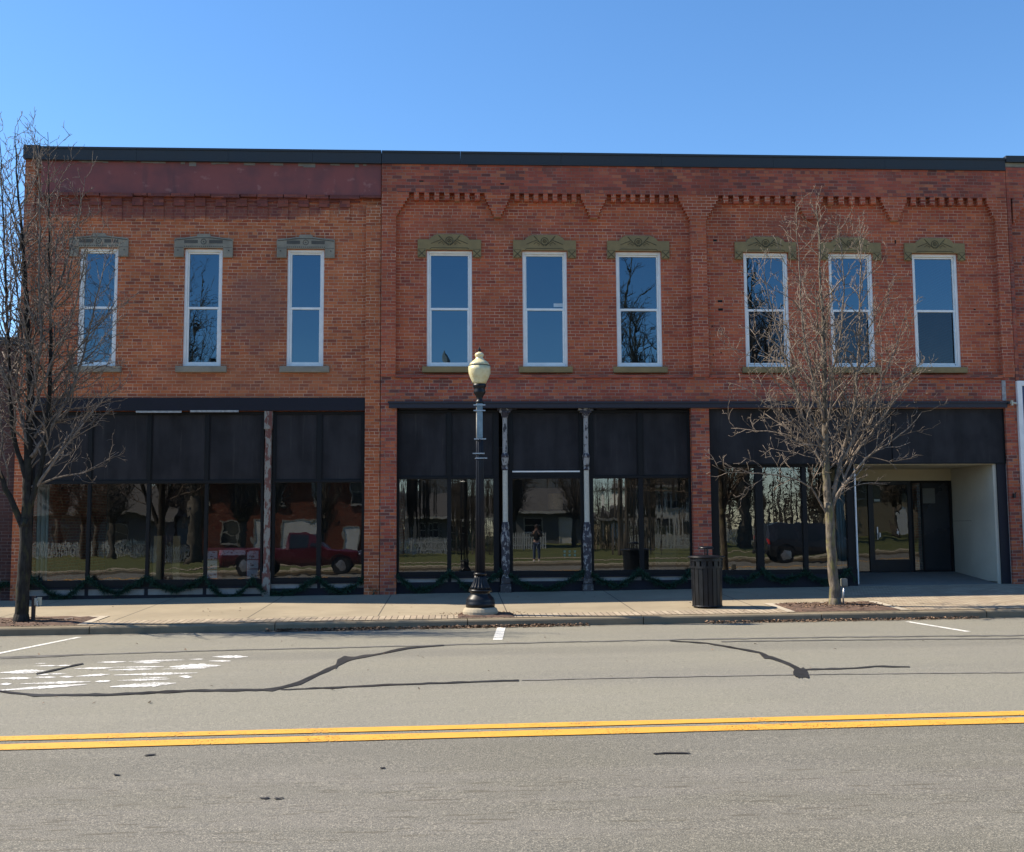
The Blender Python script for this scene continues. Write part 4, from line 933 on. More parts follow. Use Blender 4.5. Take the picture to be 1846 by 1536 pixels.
for i in range(16):
    a = 2*pi*i/16; u = Vector((cos(a), sin(a), 0)); t = Vector((-sin(a), cos(a), 0)); b.obox(Vector((x0, y0, (zz(1010)+zz(1021))/2))+u*(RT_-.012), t*.042, u*.005, Vector((0, 0, (zz(1010)-zz(1021))/2)))
b.lathe([(RT_-.016, zz(1024)), (RT_-.004, zz(1024)), (RT_-.003, zz(1020)), (RT_-.015, zz(1020))], (x0, y0, 0), 40)
b.lathe([(RT_-.012, zz(1011)), (RT_+.004, zz(1011)), (RT_+.004, zz(1006)), (RT_-.012, zz(1006))], (x0, y0, 0), 40)
b.build('top_band', M_BLACK, can)
b = MB(); b.tube([(x0+(RB_-.006)*cos(a*pi/20), y0+(RB_-.006)*sin(a*pi/20), z0+.035) for a in range(41)], .016, 6); b.build('base_ring', M_BLACK, can)
b = MB(); b.lathe([(RB_-.05, z0+.03), (RT_-.05, zz(1010)), (RT_-.055, zz(1010)), (RB_-.055, z0+.035)], (x0, y0, 0), 32); b.build('liner', plain('dark_liner', (.006,.006,.007), .6), can)
b = MB(); b.lathe([(RT_*.62, zz(1006)), (RT_+.03, zz(1005.3)), (RT_+.045, zz(1004)), (RT_+.03, zz(1002.6)), (RT_*.62, zz(1000.5)), (RT_*.60, zz(1003))], (x0, y0, 0), 40); lid = b.build('lid_ring', M_BLACK, can, smooth=True)
b = MB(); b.tube([(x0-.0, y0-.10, zz(1003)), (x0-.0, y0-.10, zz(990))], .018, 8); b.tube([(x0+.0, y0+.10, zz(1003)), (x0, y0+.10, zz(990))], .012, 8); b.build('cap_stem', M_BLACK, can)
b = MB(); b.lathe([(.01, zz(989.5)), (13.5*sc_, zz(989.5)), (15*sc_, zz(988)), (12*sc_, zz(985.6)), (6*sc_, zz(984.3)), (.01, zz(984))], (x0, y0, 0), 32); b.build('rain_cap', M_BLACK, can, smooth=True)

# ------------------------------------------------------------------ power posts by the trees
def post_left():
    q = GP(59.5, 1122); x, y, z = q.x, q.y, q.z; s = (y+25)/FPX; zz = lambda py: P(60, py, y).z
    t = thing('power_post', (x, y, z), 'brown power post with open beige socket box beside the left tree', 'power post', None)
    b = MB(); b.box(x-.030, x+.030, y-.03, y+.03, z-.1, zz(1074.5)); b.build('post', plain('brown_post', (.055,.035,.03), .7), t, bevel=.004)
    b = MB(); b.box(x+.031, x+.085, y-.06, y+.03, zz(1091), zz(1078)); b.build('socket_box', plain('beige_plastic', (.42,.41,.34), .5), t, bevel=.006)
    b = MB(); b.obox((x+.125, y-.06, (zz(1092)+zz(1075))/2), (.045, -.02, 0), (.004, .006, 0), (0, 0, .075)); b.build('open_cover', plain('beige_cover', (.40,.39,.30), .4), t, bevel=.003)
    b = MB(); b.tube([(x+.09, y-.05, zz(1083)), (x+.09, y-.08, zz(1086)), (x+.1, y-.08, zz(1091))], .012, 6); b.build('plug', plain('white_plug', (.6,.6,.56), .5), t)
def post_right():
    q = GP(1520.5, 1092); x, y, z = q.x, q.y, q.z; zz = lambda py: P(1522, py, y).z
    t = thing('power_post', (x, y, z), 'shiny conduit post with grey weatherproof socket box beside the right tree', 'power post', None)
    b = MB(); b.tube([(x-.0, y, z-.1), (x+.0, y, z+.2), (x+.028, y, zz(1057))], .016, 10); b.build('conduit', M_ALU, t, smooth=True)
    b = MB(); b.box(x-.03, x+.085, y-.045, y+.05, zz(1057), zz(1043)); b.build('socket_box', plain('grey_cover', (.17,.18,.165), .35), t, bevel=.012)
    b = MB(); b.box(x-.075, x-.035, y+.02, y+.07, z-.1, zz(1059)); b.build('stake', plain('grey_stake', (.13,.125,.13), .7), t)
post_left(); post_right()
# irrigation hose ring beside the left tree
b = MB(); q = GP(90, 1121)
b.tube([(q.x+.42*cos(a*pi/12), q.y+.0+.16*sin(a*pi/12), G(q.x, q.y)+.045+.012*sin(a)) for a in range(22)], .012, 6); b.build('coiled_hose', plain('brown_hose', (.09,.055,.04), .6), label='thin brown hose coiled on the mulch right of the left tree', cat='hose', at=(q.x, q.y, q.z))

# ------------------------------------------------------------------ evergreen garlands
M_GARL = plain('garland_needles', (.028,.075,.045), .7, .45, 25, spec=.3)
M_GARLW = plain('garland_wire', (.02,.03,.02), .8)
def garland(pts, label, y=-.01):
    q = [P(px, py, y) for px, py in pts]; path = []
    for i in range(len(q)-1):
        a, e = q[i], q[i+1]; n = max(4, int(abs(e.x-a.x)/.02))
        for k in range(n):
            t = k/n; s = (1-cos(pi*t))/2; f_ = sin(t*pi/2)**.9 if e.z < a.z else 1-cos(t*pi/2)**.9; path.append(Vector((a.x+(e.x-a.x)*t, y-.045*abs(sin(pi*(i+t)/2)), a.z+(e.z-a.z)*(f_*.75+t*.25)+.012*sin(i*3.7+t*9))))
    path.append(q[-1])
    t = thing('evergreen_garland', tuple(path[0]), label, 'garland')
    w = MB(); w.tube(path[::4]+[path[-1]], .010, 5); w.build('wire', M_GARLW, t)
    b = MB()
    for i, p in enumerate(path):
        fat = .55+.75*abs(sin(i*.19+1.7*sin(i*.043)))
        for _ in range(24):
            a = rnd.uniform(0, 2*pi); d = Vector((rnd.gauss(0, .55), cos(a)*.8-.25, sin(a))).normalized(); L_ = rnd.uniform(.05, .135)*fat
            s = d.cross(Vector((rnd.gauss(0,1), rnd.gauss(0,1), rnd.gauss(0,1)))).normalized()*rnd.uniform(.006, .012)
            o = p+Vector((rnd.uniform(-.01,.01), 0, rnd.uniform(-.01,.01))); b.add([o-s, o+s, o+d*L_], [(0, 1, 2)])
    b.build('needles', M_GARL, t)
garland([(-30,1062),(14,1052),(38,1062),(60,1040),(110,1078),(160,1042),(208,1069),(262,1041),(318,1064),(369,1040),(412,1079),(457,1044),(486,1071),(520,1068),(571,1040),(613,1067),(655,1044),(680,1067)], 'evergreen garland hung in swags along the sill of the orange brick building')
garland([(680,1067),(716,1036),(757,1065),(812,1031),(848,1060),(905,1028),(980,1063),(1056,1027),(1112,1056),(1152,1028),(1208,1056),(1247,1028),(1262,1042)], 'evergreen garland draped across the cast iron columns of the middle shop front')
garland([(1305,1043),(1340,1047),(1374,1028),(1410,1047),(1452,1031),(1490,1049),(1532,1027),(1541,1045)], 'short evergreen garland under the right shop window behind the tree')

# ------------------------------------------------------------------ things inside the shops
def zi(px, py, y): return P(px, py, y)
y = .42
def inside_desk():
    a, e = zi(370, 988, y), zi(467, 1040, y); x0, x1, z1, z0 = a.x, e.x, a.z, G0(a.x)+.14
    t = thing('desk', ((x0+x1)/2, y+.2, z0), 'worn red and white pedestal desk standing behind the left shop glass', 'desk')
    mw = peel_mat('chalky_white', (.45,.42,.46), (.28,.05,.06), .42, (16, 16, 30)); mr = plain('red_desk_paint', (.22,.03,.045), .6, .3, 4)
    b = MB(); b.box(x0-.03, x1+.03, y-.02, y+.5, z1-.045, z1); b.build('desk_top', mr, t, bevel=.004)
    wp = (x1-x0)*.24
    for s in (x0, x1-wp):
        b = MB(); b.box(s, s+wp, y+.02, y+.48, z0, z1-.046); c = b.build('pedestal', mr, t)
        for k in range(4):
            zz0 = z0+.05+k*(z1-.1-z0)/4; b = MB(); b.box(s+.02, s+wp-.02, y-.005, y+.019, zz0, zz0+(z1-.1-z0)/4-.02); dr = b.build('drawer', mw, c, bevel=.003)
            b = MB(); b.tube([(s+wp*.4, y-.02, zz0+.07), (s+wp*.6, y-.02, zz0+.07)], .008, 6); b.build('drawer_pull', M_BLACK, dr)
    b = MB(); b.box(x0+wp+.02, x1-wp-.02, y-.004, y+.3, z1-.17, z1-.047); dr = b.build('drawer', mw, t, bevel=.003)
    for k in (.33, .67): b = MB(); xx = x0+wp+(x1-x0-2*wp)*k; b.lathe([(.014, 0), (.018, .008), (.0, .012)], (xx, y-.016, z1-.11), 8); b.build('drawer_pull', M_BLACK, dr)
inside_desk()
mwood = plain('raw_timber', (.26,.17,.075), .7, .2, 6)
for (pa, pe, pt), lb in zip(((277.5, 291, 966), (312, 325, 966)), ('left of two rough timber posts standing behind the shop glass right of the left tree', 'right of two rough timber posts standing behind the shop glass left of the desk')):
    a, e = zi(pa, pt, .6), zi(pe, pt, .6); b = MB(); b.box(a.x, e.x, .6, .68, G0(a.x)+.12, a.z); t = thing('timber_post', (a.x, .6, G0(a.x)+.12), lb, 'post')
    b.build('post', mwood, t, bevel=.006); b = MB(); b.box(a.x-.05, e.x+.05, .55, .73, G0(a.x)+.121, G0(a.x)+.16); b.build('foot', mwood, t)
b = MB(); a, e = zi(296, 965, .8), zi(310, 1040, .8); b.box(a.x, e.x, .8, .84, G0(a.x)+.12, a.z); b.box(a.x-.02, e.x+.02, .79, .85, a.z-.05, a.z+.001); b.build('board', plain('dark_board', (.05,.02,.018), .6), label='dark red board leaning upright between the two timber posts', cat='board', at=(a.x, .8, G0(a.x)+.12))
# hanging paper shade, planter, paper sheets
q = zi(1001.5, 904, 1.4); sh = thing('pendant_lamp', (q.x, 1.4, 3.34), 'square tan woven pendant shade hanging behind the middle glass', 'lamp')
b = MB(); w = 13*26.4/FPX; b.lathe([(w, q.z-.19), (w*1.02, q.z), (w, q.z+.19)], (q.x, 1.4, 0), 20); b.build('lamp_shade', plain('woven_shade', (.30,.20,.10), .8, .3, 30), sh)
b = MB(); b.tube([(q.x, 1.4, q.z+.19), (q.x, 1.4, 3.35)], .008, 5); b.build('cord', M_BLACK, sh)
a, e = zi(1178, 990, .45), zi(1219, 1028, .45); cx = (a.x+e.x)/2; g0 = G0(cx)+.12
pt = thing('planter', (cx, .55, g0), 'tapered dark planter inside the middle shop beside the brick pier', 'planter')
b = MB(); r0, r1 = (e.x-a.x)*.42, (e.x-a.x)*.52
b.add([(cx-r0,.35,g0),(cx+r0,.35,g0),(cx+r0,.35+2*r0,g0),(cx-r0,.35+2*r0,g0),(cx-r1,.32,a.z),(cx+r1,.32,a.z),(cx+r1,.32+2*r1,a.z),(cx-r1,.32+2*r1,a.z)], [(0,3,2,1),(4,5,6,7),(0,1,5,4),(1,2,6,5),(2,3,7,6),(3,0,4,7)])
b.build('pot', plain('dark_planter', (.014,.014,.017), .5), pt, bevel=.01)
b = MB(); b.box(cx-r1-.01, cx+r1+.01, .31, .33+2*r1, a.z-.05, a.z+.005); b.build('rim', plain('dark_rim', (.018,.018,.021), .45), pt, bevel=.006)
mcur = plain('pale_curtain', (.30,.36,.34), .8, .1, 2)
def curtain(pa, pe, py0, py1, y, label, m=mcur):
    a, e = zi(pa, py0, y), zi(pe, py1, y); n = 26; b = MB(); vs = []
    for j, z in ((0, e.z), (1, a.z)):
        for i in range(n+1): t = i/n; vs.append((a.x+(e.x-a.x)*t+.03*(1-j)*sin(3*t), y+.035*sin(t*26)+.02*sin(9*t), z))
    b.add(vs, [(i, i+1, i+n+2, i+n+1) for i in range(n)]); o = b.build('curtain', m, smooth=True, label=label, cat='curtain', at=(a.x, y, e.z)); s = o.modifiers.new('thick', 'SOLIDIFY'); s.thickness = .006
curtain(56, 83, 862, 1048, .5, 'pale grey green curtain inside the leftmost shop pane behind the left tree')
curtain(1505, 1527, 842, 1027, .5, 'pale blue curtain inside the right shop window next to the doorway', plain('blue_curtain', (.17,.27,.32), .8, .1, 2))

# ------------------------------------------------------------------ bare trees
def bark(name, base, moss=None, twig=None):
    n = N(name); x, y, z = n.sep(n.pos)
    c = n.mix(n.ss(n.noise(1.0, 5, n.scale(n.pos, (26, 26, 7))), .35, .65), base, dk(base, .5))
    c = n.mix(n.ss(n.noise(7, 4), .45, .7, 0, .5), c, dk(base, 1.5))
    if moss:
        m = n.math('MULTIPLY', n.ss(n.noise(1, 4, n.scale(n.pos, (9, 9, 3.5))), .50, .66), n.ss(z, 3.2, 1.9, .1, .75)); c = n.mix(m, c, moss)
    n.bump(n.noise(1.0, 5, n.scale(n.pos, (30, 30, 10))), .7, .02); return n.fin(c, .9, spec=.2)
class Tree:
    def __init__(s, seed, n1=7): s.r = random.Random(seed); s.trunk = MB(); s.crown = MB(); s.cnt = 0
    def limb(s, pts, r0, r1, kids=True, mb=None, lv=1, dens=1.0, up=.35, sides=6, ext=1.0, start=.12):
        # resample with smoothing
        P_ = [Vector(p) for p in pts]; Q = []
        for i in range(len(P_)-1):
            p0, p1, p2, p3 = P_[max(i-1, 0)], P_[i], P_[i+1], P_[min(i+2, len(P_)-1)]; n = max(2, int((p2-p1).length/.16))
            for k in range(n):
                t = k/n; Q.append(.5*((2*p1)+(p2-p0)*t+(2*p0-5*p1+4*p2-p3)*t*t+(3*p1-p0-3*p2+p3)*t**3)+Vector([s.r.uniform(-.012, .012) for _ in range(3)]))
        Q.append(P_[-1]); m = len(Q); R = [r0+(r1-r0)*(i/(m-1))**.8 for i in range(m)]
        (mb or s.crown).tube(Q, R, sides)
        if kids: s.side(Q, R, lv, dens, up, ext, start)
    def side(s, Q, R, lv, dens, up, ext=1.0, start=.12):
        r = s.r; m = len(Q); L = sum((Q[i+1]-Q[i]).length for i in range(m-1)); step = (.15, .14, .115, .1)[lv-1]/dens
        acc = 0; az = r.uniform(0, 6.28)
        for i in range(1, m):
            acc += (Q[i]-Q[i-1]).length
            if i/m < start and lv < 3: acc = 0; continue
            while acc > step:
                acc -= step*r.uniform(.7, 1.3); az += 2.4+r.uniform(-.5, .5); t = i/m
                d = (Q[i]-Q[i-1]).normalized(); u = d.orthogonal().normalized(); w = d.cross(u)
                ang = radians(r.uniform(28, 62)); nd = (d*cos(ang)+(u*cos(az)+w*sin(az))*sin(ang)); nd.z += up*r.uniform(.1, 1); nd.normalize()
                ln = (.25+L*.34*(1-t)**.7+.1)*r.uniform(.45, 1.15)*ext if lv == 1 else (.10+L*.38*(1-t*.6))*r.uniform(.4, 1.1)
                s.branch(Q[i-1].lerp(Q[i], r.random()), nd, min(ln, 1.6), min(max(R[i]*.6, .006), .018 if lv == 1 else .010), lv+1, up)
        
    def branch(s, p, d, ln, r0, lv, up):
        r = s.r; n = max(3, min(7, int(ln/.12)+2)); Q = [p]; c = d.copy()
        for k in range(n):
            c = (c+Vector((r.gauss(0, .22), r.gauss(0, .22), r.gauss(0, .19)+up*.16))).normalized(); Q.append(Q[-1]+c*ln/n)
        r1 = max(.0032, r0*.45); R = [r0+(r1-r0)*k/n for k in range(n+1)]
        s.crown.tube(Q, R, 3 if lv > 1 and r0 < .012 else 4); s.cnt += 1
        if lv < 4 and ln > .14: s.side(Q, R, lv, 1.0 if lv == 2 else .75, up, start=.2)
def px_tree(name, seed, base, trunk, limbs, label, mt, mc, tr, extra=()):
    y0 = base.y; T = Tree(seed); t = thing(name, tuple(base), label, 'tree')
    Tp = [P(x, y, y0) for x, y in trunk]; Tp[0].z = base.z-.12
    n = len(Tp); T.limb(Tp, tr[0], tr[1], False, T.trunk, sides=14)
    T.trunk.lathe([(tr[0]*1.35, -.1), (tr[0]*1.18, .04), (tr[0]*1.02, .16), (tr[0]*.6, .2)], (Tp[0].x, Tp[0].y, base.z), 14)
    for pts, r0, r1, dy, dens in limbs:
        k = len(pts); q = [P(x, y, y0+dy*(i/(k-1))**1.2) for i, (x, y) in enumerate(pts)]
        T.limb(q, r0, r1, True, T.trunk if r0 > .05 else T.crown, 1, dens, sides=8 if r0 > .03 else 5)
    for (i0, ang, dy, ln, r0) in extra:
        p = Tp[i0]; q = [p+Vector((cos(ang)*ln*k/5*.55, dy*k/5, ln*(k/5)**1.1)) for k in range(6)]; T.limb(q, r0, .005, True, T.crown, 1, 1.0)
    print(name, 'twigs', T.cnt, 'faces', len(T.crown.f))
    T.trunk.build('trunk', mt, t, smooth=True); T.crown.build('crown', mc, t, smooth=True)
    return t
M_BARKR = bark('mossy_bark', (.15,.125,.098), (.19,.175,.06)); M_TWIGR = bark('pale_twigs', (.22,.178,.142))
M_BARKL = bark('dark_bark', (.030,.027,.024), (.05,.047,.024)); M_TWIGL = bark('grey_twigs', (.20,.165,.14))
px_tree('street_tree', 11, TR, [(1505,1095),(1503,1040),(1499,985),(1496,935),(1493,905)],
 [([(1495,925),(1491,880),(1488,820),(1487,740),(1486,640),(1482,560),(1478,480),(1476,400),(1471,372)], .094, .006, .2, .85),
  ([(1496,928),(1508,895),(1526,870),(1560,828),(1600,800),(1636,772),(1662,742)], .042, .005, -.7, .95),
  ([(1500,912),(1507,870),(1516,830),(1533,760),(1544,690),(1549,600),(1551,520),(1552,450),(1549,392)], .048, .005, .3, .9),
  ([(1516,880),(1540,820),(1570,780),(1612,725),(1640,690),(1662,668)], .03, .005, .9, .9),
  ([(1492,930),(1478,905),(1462,880),(1440,866),(1400,856),(1350,852),(1312,852),(1284,838)], .026, .004, -.5, .85),
  ([(1489,850),(1462,800),(1424,760),(1382,730),(1345,700),(1312,690)], .03, .005, .6, .95),
  ([(1488,800),(1452,740),(1430,690),(1408,620),(1392,560),(1378,500),(1364,462)], .032, .005, -.6, .85),
  ([(1487,760),(1470,700),(1456,640),(1444,560),(1441,480),(1437,420),(1435,364)], .034, .005, -.2, .8),
  ([(1486,700),(1508,640),(1520,560),(1520,480),(1510,405)], .028, .005, -.5, .8),
  ([(1520,830),(1562,740),(1592,680),(1614,630),(1628,585),(1640,560)], .028, .005, -.9, .8),
  ([(1488,840),(1444,795),(1400,780),(1352,775),(1318,772)], .02, .004, 1.0, .9),
  ([(1488,830),(1465,780),(1425,725),(1385,670),(1350,640),(1330,655)], .024, .004, -1.2, .9),
  ([(1500,880),(1540,810),(1580,730),(1590,650),(1585,580)], .026, .004, 1.3, .9),
  ([(1488,780),(1500,700),(1490,600),(1500,520)], .026, .004, -1.4, .8),
  ([(1488,790),(1470,700),(1430,640),(1415,560),(1420,500)], .026, .004, 1.4, .8)],
 'bare young street tree with yellow mossy trunk standing in the right mulch bed', M_BARKR, M_TWIGR, (.105, .088))
px_tree('street_tree', 23, TLP, [(38,1124),(41,1080),(44,1020),(46,975),(46,935)],
 [([(46,950),(50,890),(52,800),(54,700),(50,600),(45,500),(38,400),(30,320),(27,234)], .108, .005, .3, .85),
  ([(44,960),(30,925),(10,880),(-20,800),(-45,700),(-60,560)], .07, .006, -.3, .85),
  ([(50,925),(66,870),(82,800),(90,700),(92,600),(90,500),(88,400),(88,310),(86,238)], .06, .005, -.2, .9),
  ([(60,885),(98,830),(146,770),(186,720),(226,692)], .036, .005, -.6, .9),
  ([(52,880),(100,862),(150,852),(190,830),(214,815)], .024, .004, .5, .8),
  ([(56,825),(110,740),(148,650),(168,560),(188,480),(206,430)], .04, .005, .4, .85),
  ([(50,870),(24,780),(16,650),(10,500),(4,350),(-2,226)], .055, .005, .2, .85),
  ([(90,560),(118,480),(138,400),(148,352),(153,318)], .024, .004, -.4, .9),
  ([(90,700),(148,620),(196,568),(232,545)], .028, .004, -.8, .85),
  ([(62,790),(118,705),(172,665),(226,648)], .03, .004, .9, .85),
  ([(16,700),(-20,600),(-30,450),(-20,300)], .04, .005, -.6, .8),
  ([(52,720),(75,620),(70,520),(72,400),(68,300),(60,250)], .036, .005, -1.0, .85),
  ([(52,760),(90,660),(130,570),(150,480),(155,410)], .034, .005, -1.1, .8),
  ([(50,800),(30,700),(40,600),(25,480),(20,380),(45,290)], .036, .005, 1.2, .85),
  ([(54,840),(90,780),(120,740),(168,735),(205,725)], .024, .004, 1.3, .85)],
 'large dark bare street tree cut by the left edge of the photo', M_BARKL, M_TWIGL, (.125, .105))
# ------------------------------------------------------------------ across the street (behind the camera, mirrored in the glass)
def gz(x, y): return GL(x, y)
M_BARKB = bark('old_tree_bark', (.09,.078,.062)); M_TWIGB = bark('old_tree_twigs', (.10,.085,.07))
def big_tree(seed, x, y, hgt, spread, label=None, group=None):
    base = Vector((x, y, gz(x, y)-.05)); T = Tree(seed); r = T.r; tr = hgt*.022
    t = thing('park_tree', tuple(base), label or 'tall bare park tree across the street, mirrored in the shop glass', 'tree', group)
    top = base+Vector((r.uniform(-.3, .3), r.uniform(-.3, .3), hgt*.27)); T.trunk.tube([base-Vector((0,0,.2)), base+Vector((0,0,.4)), base.lerp(top, .6), top], [tr*1.5, tr*1.1, tr, tr*.9], 10)
    n = 7
    for i in range(n):
        a = 2*pi*i/n+r.uniform(-.3, .3); L = hgt*.75*(1 if i else 1.05); sp = spread*(.35+.65*r.random()) if i else .3
        q = [top-Vector((0,0,.3))]
        for k in range(1, 6): f = k/5; q.append(top+Vector((cos(a)*sp*f**.8+r.gauss(0,.2), sin(a)*sp*f**.8+r.gauss(0,.2), L*f**1.1*(1 if i == 0 else .6+.4*r.random()))))
        rr_ = tr*.55; T.limb_big(q, rr_)
    T.trunk.build('trunk', M_BARKB, t, smooth=True); T.crown.build('crown', M_TWIGB, t, smooth=True)
    print('big', T.cnt, len(T.crown.f)); return t
def limb_big(s, pts, r0):
    P_ = [Vector(p) for p in pts]; m = len(P_); s.crown.tube(P_, [r0*(1-.85*i/(m-1)) for i in range(m)], 6); r = s.r
    for i in range(m-1):
        for _ in range(7):
            p = P_[i].lerp(P_[i+1], r.random()); d = (P_[i+1]-P_[i]).normalized(); nd = (d*.7+Vector((r.gauss(0,.7), r.gauss(0,.7), .35+r.gauss(0,.3)))).normalized()
            s.bb(p, nd, r.uniform(1.6, 3.6)*(1-.12*i), r0*(.4-.05*i), 0)
def bb(s, p, d, L, r0, lv):
    r = s.r; Q = [p]; c = d.copy(); n = 4
    for k in range(n): c = (c+Vector((r.gauss(0,.2), r.gauss(0,.2), r.gauss(0,.15)+.05))).normalized(); Q.append(Q[-1]+c*L/n)
    s.crown.tube(Q, [max(.008, r0*(1-.75*k/n)) for k in range(n+1)], 3); s.cnt += 1
    if lv < 2:
        for _ in range(5 if lv == 0 else 4):
            k = r.randint(1, n); nd = ((Q[k]-Q[k-1]).normalized()*.8+Vector((r.gauss(0,.6), r.gauss(0,.6), r.gauss(.15,.5)))).normalized(); s.bb(Q[k-1].lerp(Q[k], r.random()), nd, L*r.uniform(.3, .6), r0*.45, lv+1)
Tree.limb_big = limb_big; Tree.bb = bb
# X positions follow from where each crown shows in the upper panes
GT = 'bare park trees across the street'
big1 = big_tree(5, 11.3, -41, 18, 4.4, 'very tall bare park tree mirrored in the upper window right of the street lamp', GT)
big2 = big_tree(9, 19.0, -44, 19, 4.2, 'tall bare park tree mirrored in the upper window behind the right street tree', GT)
big3 = big_tree(17, -16.2, -42, 15.5, 3.2, 'bare park tree mirrored in the second upper window from the left', GT)
def dup_tree(src, x, y, s, rz, label, g=GT):
    c = copy_tree(src); c.location = (x, y, gz(x, y)-.05); c.scale = (s, s, s); c.rotation_euler = (0, 0, rz); c['label'] = label; c['group'] = g; return c
dup_tree(big3, 25.5, -46, .82, 1.2, 'bare park tree mirrored low in the right upper windows')
dup_tree(big3, 3.0, -62, .62, 2.0, 'smaller bare park tree in front of the low house across the street')
dup_tree(big1, -22, -60, .6, 3.0, 'bare park tree beside the far fence, mirrored in the leftmost shop pane')
dup_tree(big2, 24, -70, .62, .6, 'bare park tree in front of the pale house across the street')
dup_tree(big3, 8.5, -66, .6, 4.1, 'slim bare park tree between two far houses across the street')
for i_, (sx, sy, ss_, src) in enumerate(((-22,-47,.55,big3),(-12.5,-44,.5,big1),(-8.5,-43,.42,big3),(-4.0,-56,.52,big1),(5.5,-52,.48,big2),(9.5,-57,.5,big3),(13.5,-50,.5,big1),(17.5,-58,.6,big2),(22,-55,.5,big3),(28.5,-56,.6,big1),(33,-60,.6,big2),(-27,-54,.55,big2),(-3.5,-51,.40,big1),(.6,-54,.38,big2),(3.2,-50,.40,big3),(6.8,-55,.42,big1),(26,-52,.42,big2),(29.5,-53,.45,big3),(35,-55,.5,big1),(-31,-52,.48,big3),(-24,-50,.45,big1),(-17,-47,.4,big2))):
    dup_tree(src, sx, sy, ss_, i_*1.1, ('slim','crooked','leaning','twiggy','low','dense','knotted','broad','spare','forked','ragged','old','squat','young','slender','twisted','stunted','bushy','lopsided','narrow','drooping','gnarled')[i_]+' bare park tree standing on the lawn across the street')
# houses
M_TRIM = plain('house_trim', (.30,.29,.26), .7, .1, 3)
def house(x0, x1, y0, depth, wall_h, roof_h, mw, mr, label, wins=(), doors=(), along=True, trim=M_TRIM):
    cx = (x0+x1)/2; g = gz(cx, y0); t = thing('house', (cx, y0, g), label, 'house')
    b = MB(); b.box(x0, x1, y0-depth, y0, g-.3, g+wall_h)
    b.build('wall', mw, t)
    e = .45; b = MB(); ym = y0-depth/2
    if along: vs = [(x0-e, y0+e, g+wall_h), (x1+e, y0+e, g+wall_h), (x1+e, y0-depth-e, g+wall_h), (x0-e, y0-depth-e, g+wall_h), (x0-e, ym, g+wall_h+roof_h), (x1+e, ym, g+wall_h+roof_h)]
    else: vs = [(x0-e, y0-depth-e, g+wall_h), (x0-e, y0+e, g+wall_h), (x1+e, y0+e, g+wall_h), (x1+e, y0-depth-e, g+wall_h), (cx, y0-depth-e, g+wall_h+roof_h), (cx, y0+e, g+wall_h+roof_h)]
    if along: b.add(vs, [(0,1,5,4),(2,3,4,5),(0,4,3),(1,2,5),(3,2,1,0)])
    else: b.add(vs, [(1,0,4,5),(3,2,5,4),(1,5,2),(0,3,4),(0,1,2,3)])
    b.build('roof', mr, t)
    b = MB(); b.box(x0-e-.02, x1+e+.02, y0+e+.001, y0+e+.08, g+wall_h-.18, g+wall_h+.02); b.build('eaves_board', trim, t)
    for (wx0, wx1, wz0, wz1) in wins:
        f = MB(); u = .09
        f.box(x0+wx0-u, x0+wx0, y0+.001, y0+.06, g+wz0-u, g+wz1+u); f.box(x0+wx1, x0+wx1+u, y0+.001, y0+.06, g+wz0-u, g+wz1+u); f.box(x0+wx0, x0+wx1, y0+.001, y0+.06, g+wz1, g+wz1+u); f.box(x0+wx0-.1, x0+wx1+.1, y0+.0615, y0+.12, g+wz0-u-.05, g+wz0-u); f.box(x0+wx0, x0+wx1, y0+.001, y0+.06, g+wz0-u, g+wz0); f.box(x0+wx0, x0+wx1, y0+.002, y0+.05, g+(wz0+wz1)/2-.03, g+(wz0+wz1)/2+.03)
        fo = f.build('window', trim, t); p = MB(); p.box(x0+wx0, x0+wx1, y0+.0015, y0+.02, g+wz0, g+wz1); p.build('pane', M_DARKP, fo)
    for (dx0, dx1, hh, mt) in doors:
        p = MB(); p.box(x0+dx0, x0+dx1, y0+.001, y0+.05, g, g+hh); do = p.build('door', mt, t); p = MB(); p.box(x0+dx0-.1, x0+dx0-.001, y0+.001, y0+.08, g, g+hh+.1); p.box(x0+dx1+.001, x0+dx1+.1, y0+.001, y0+.08, g, g+hh+.1); p.box(x0+dx0, x0+dx1, y0+.001, y0+.08, g+hh+.001, g+hh+.1); p.build('door_frame', trim, do)
    return t
M_DARKP = plain('dark_pane', (.02,.025,.03), .12)
M_BRH = brick_mat('house_brick', [(.17,.045,.022),(.20,.055,.028),(.14,.035,.022)], (.22,.16,.12), 9)
M_SHG = plain('shingles', (.07,.065,.06), .9, .3, 2); M_SHG2 = plain('pale_shingles', (.075,.072,.068), .9, .2, 2)
M_SID = plain('white_siding', (.50,.50,.46), .7, .06, 2); M_SIDG = plain('grey_siding', (.15,.16,.165), .8, .1, 2); M_TAN = plain('tan_siding', (.24,.20,.13), .8, .1, 2)
M_GAR = plain('white_garage', (.66,.66,.64), .6, .05, 2)
house(-18.0, -5.8, -49, 9, 6.2, 3.2, M_BRH, M_SHG, 'two storey brick house with white garage door across the street', [(1.2,2.3,3.7,5.2),(4.4,5.5,3.7,5.2),(7.6,8.7,3.7,5.2),(10.6,11.6,3.7,5.2),(3.2,4.3,1.0,2.4),(1.0,2.0,1.0,2.4)], [(5.4,8.6,2.5,M_GAR),(10.2,11.2,2.1,M_GAR)])
house(-5.2, 5.6, -66, 8, 2.7, 2.1, M_SIDG, M_SHG2, 'low grey house with a pale roof across the lawn', [(1.2,2.6,1.0,2.1),(6.4,8.2,1.0,2.1)], [(4.2,5.2,2.1,M_GAR)], trim=M_SID)
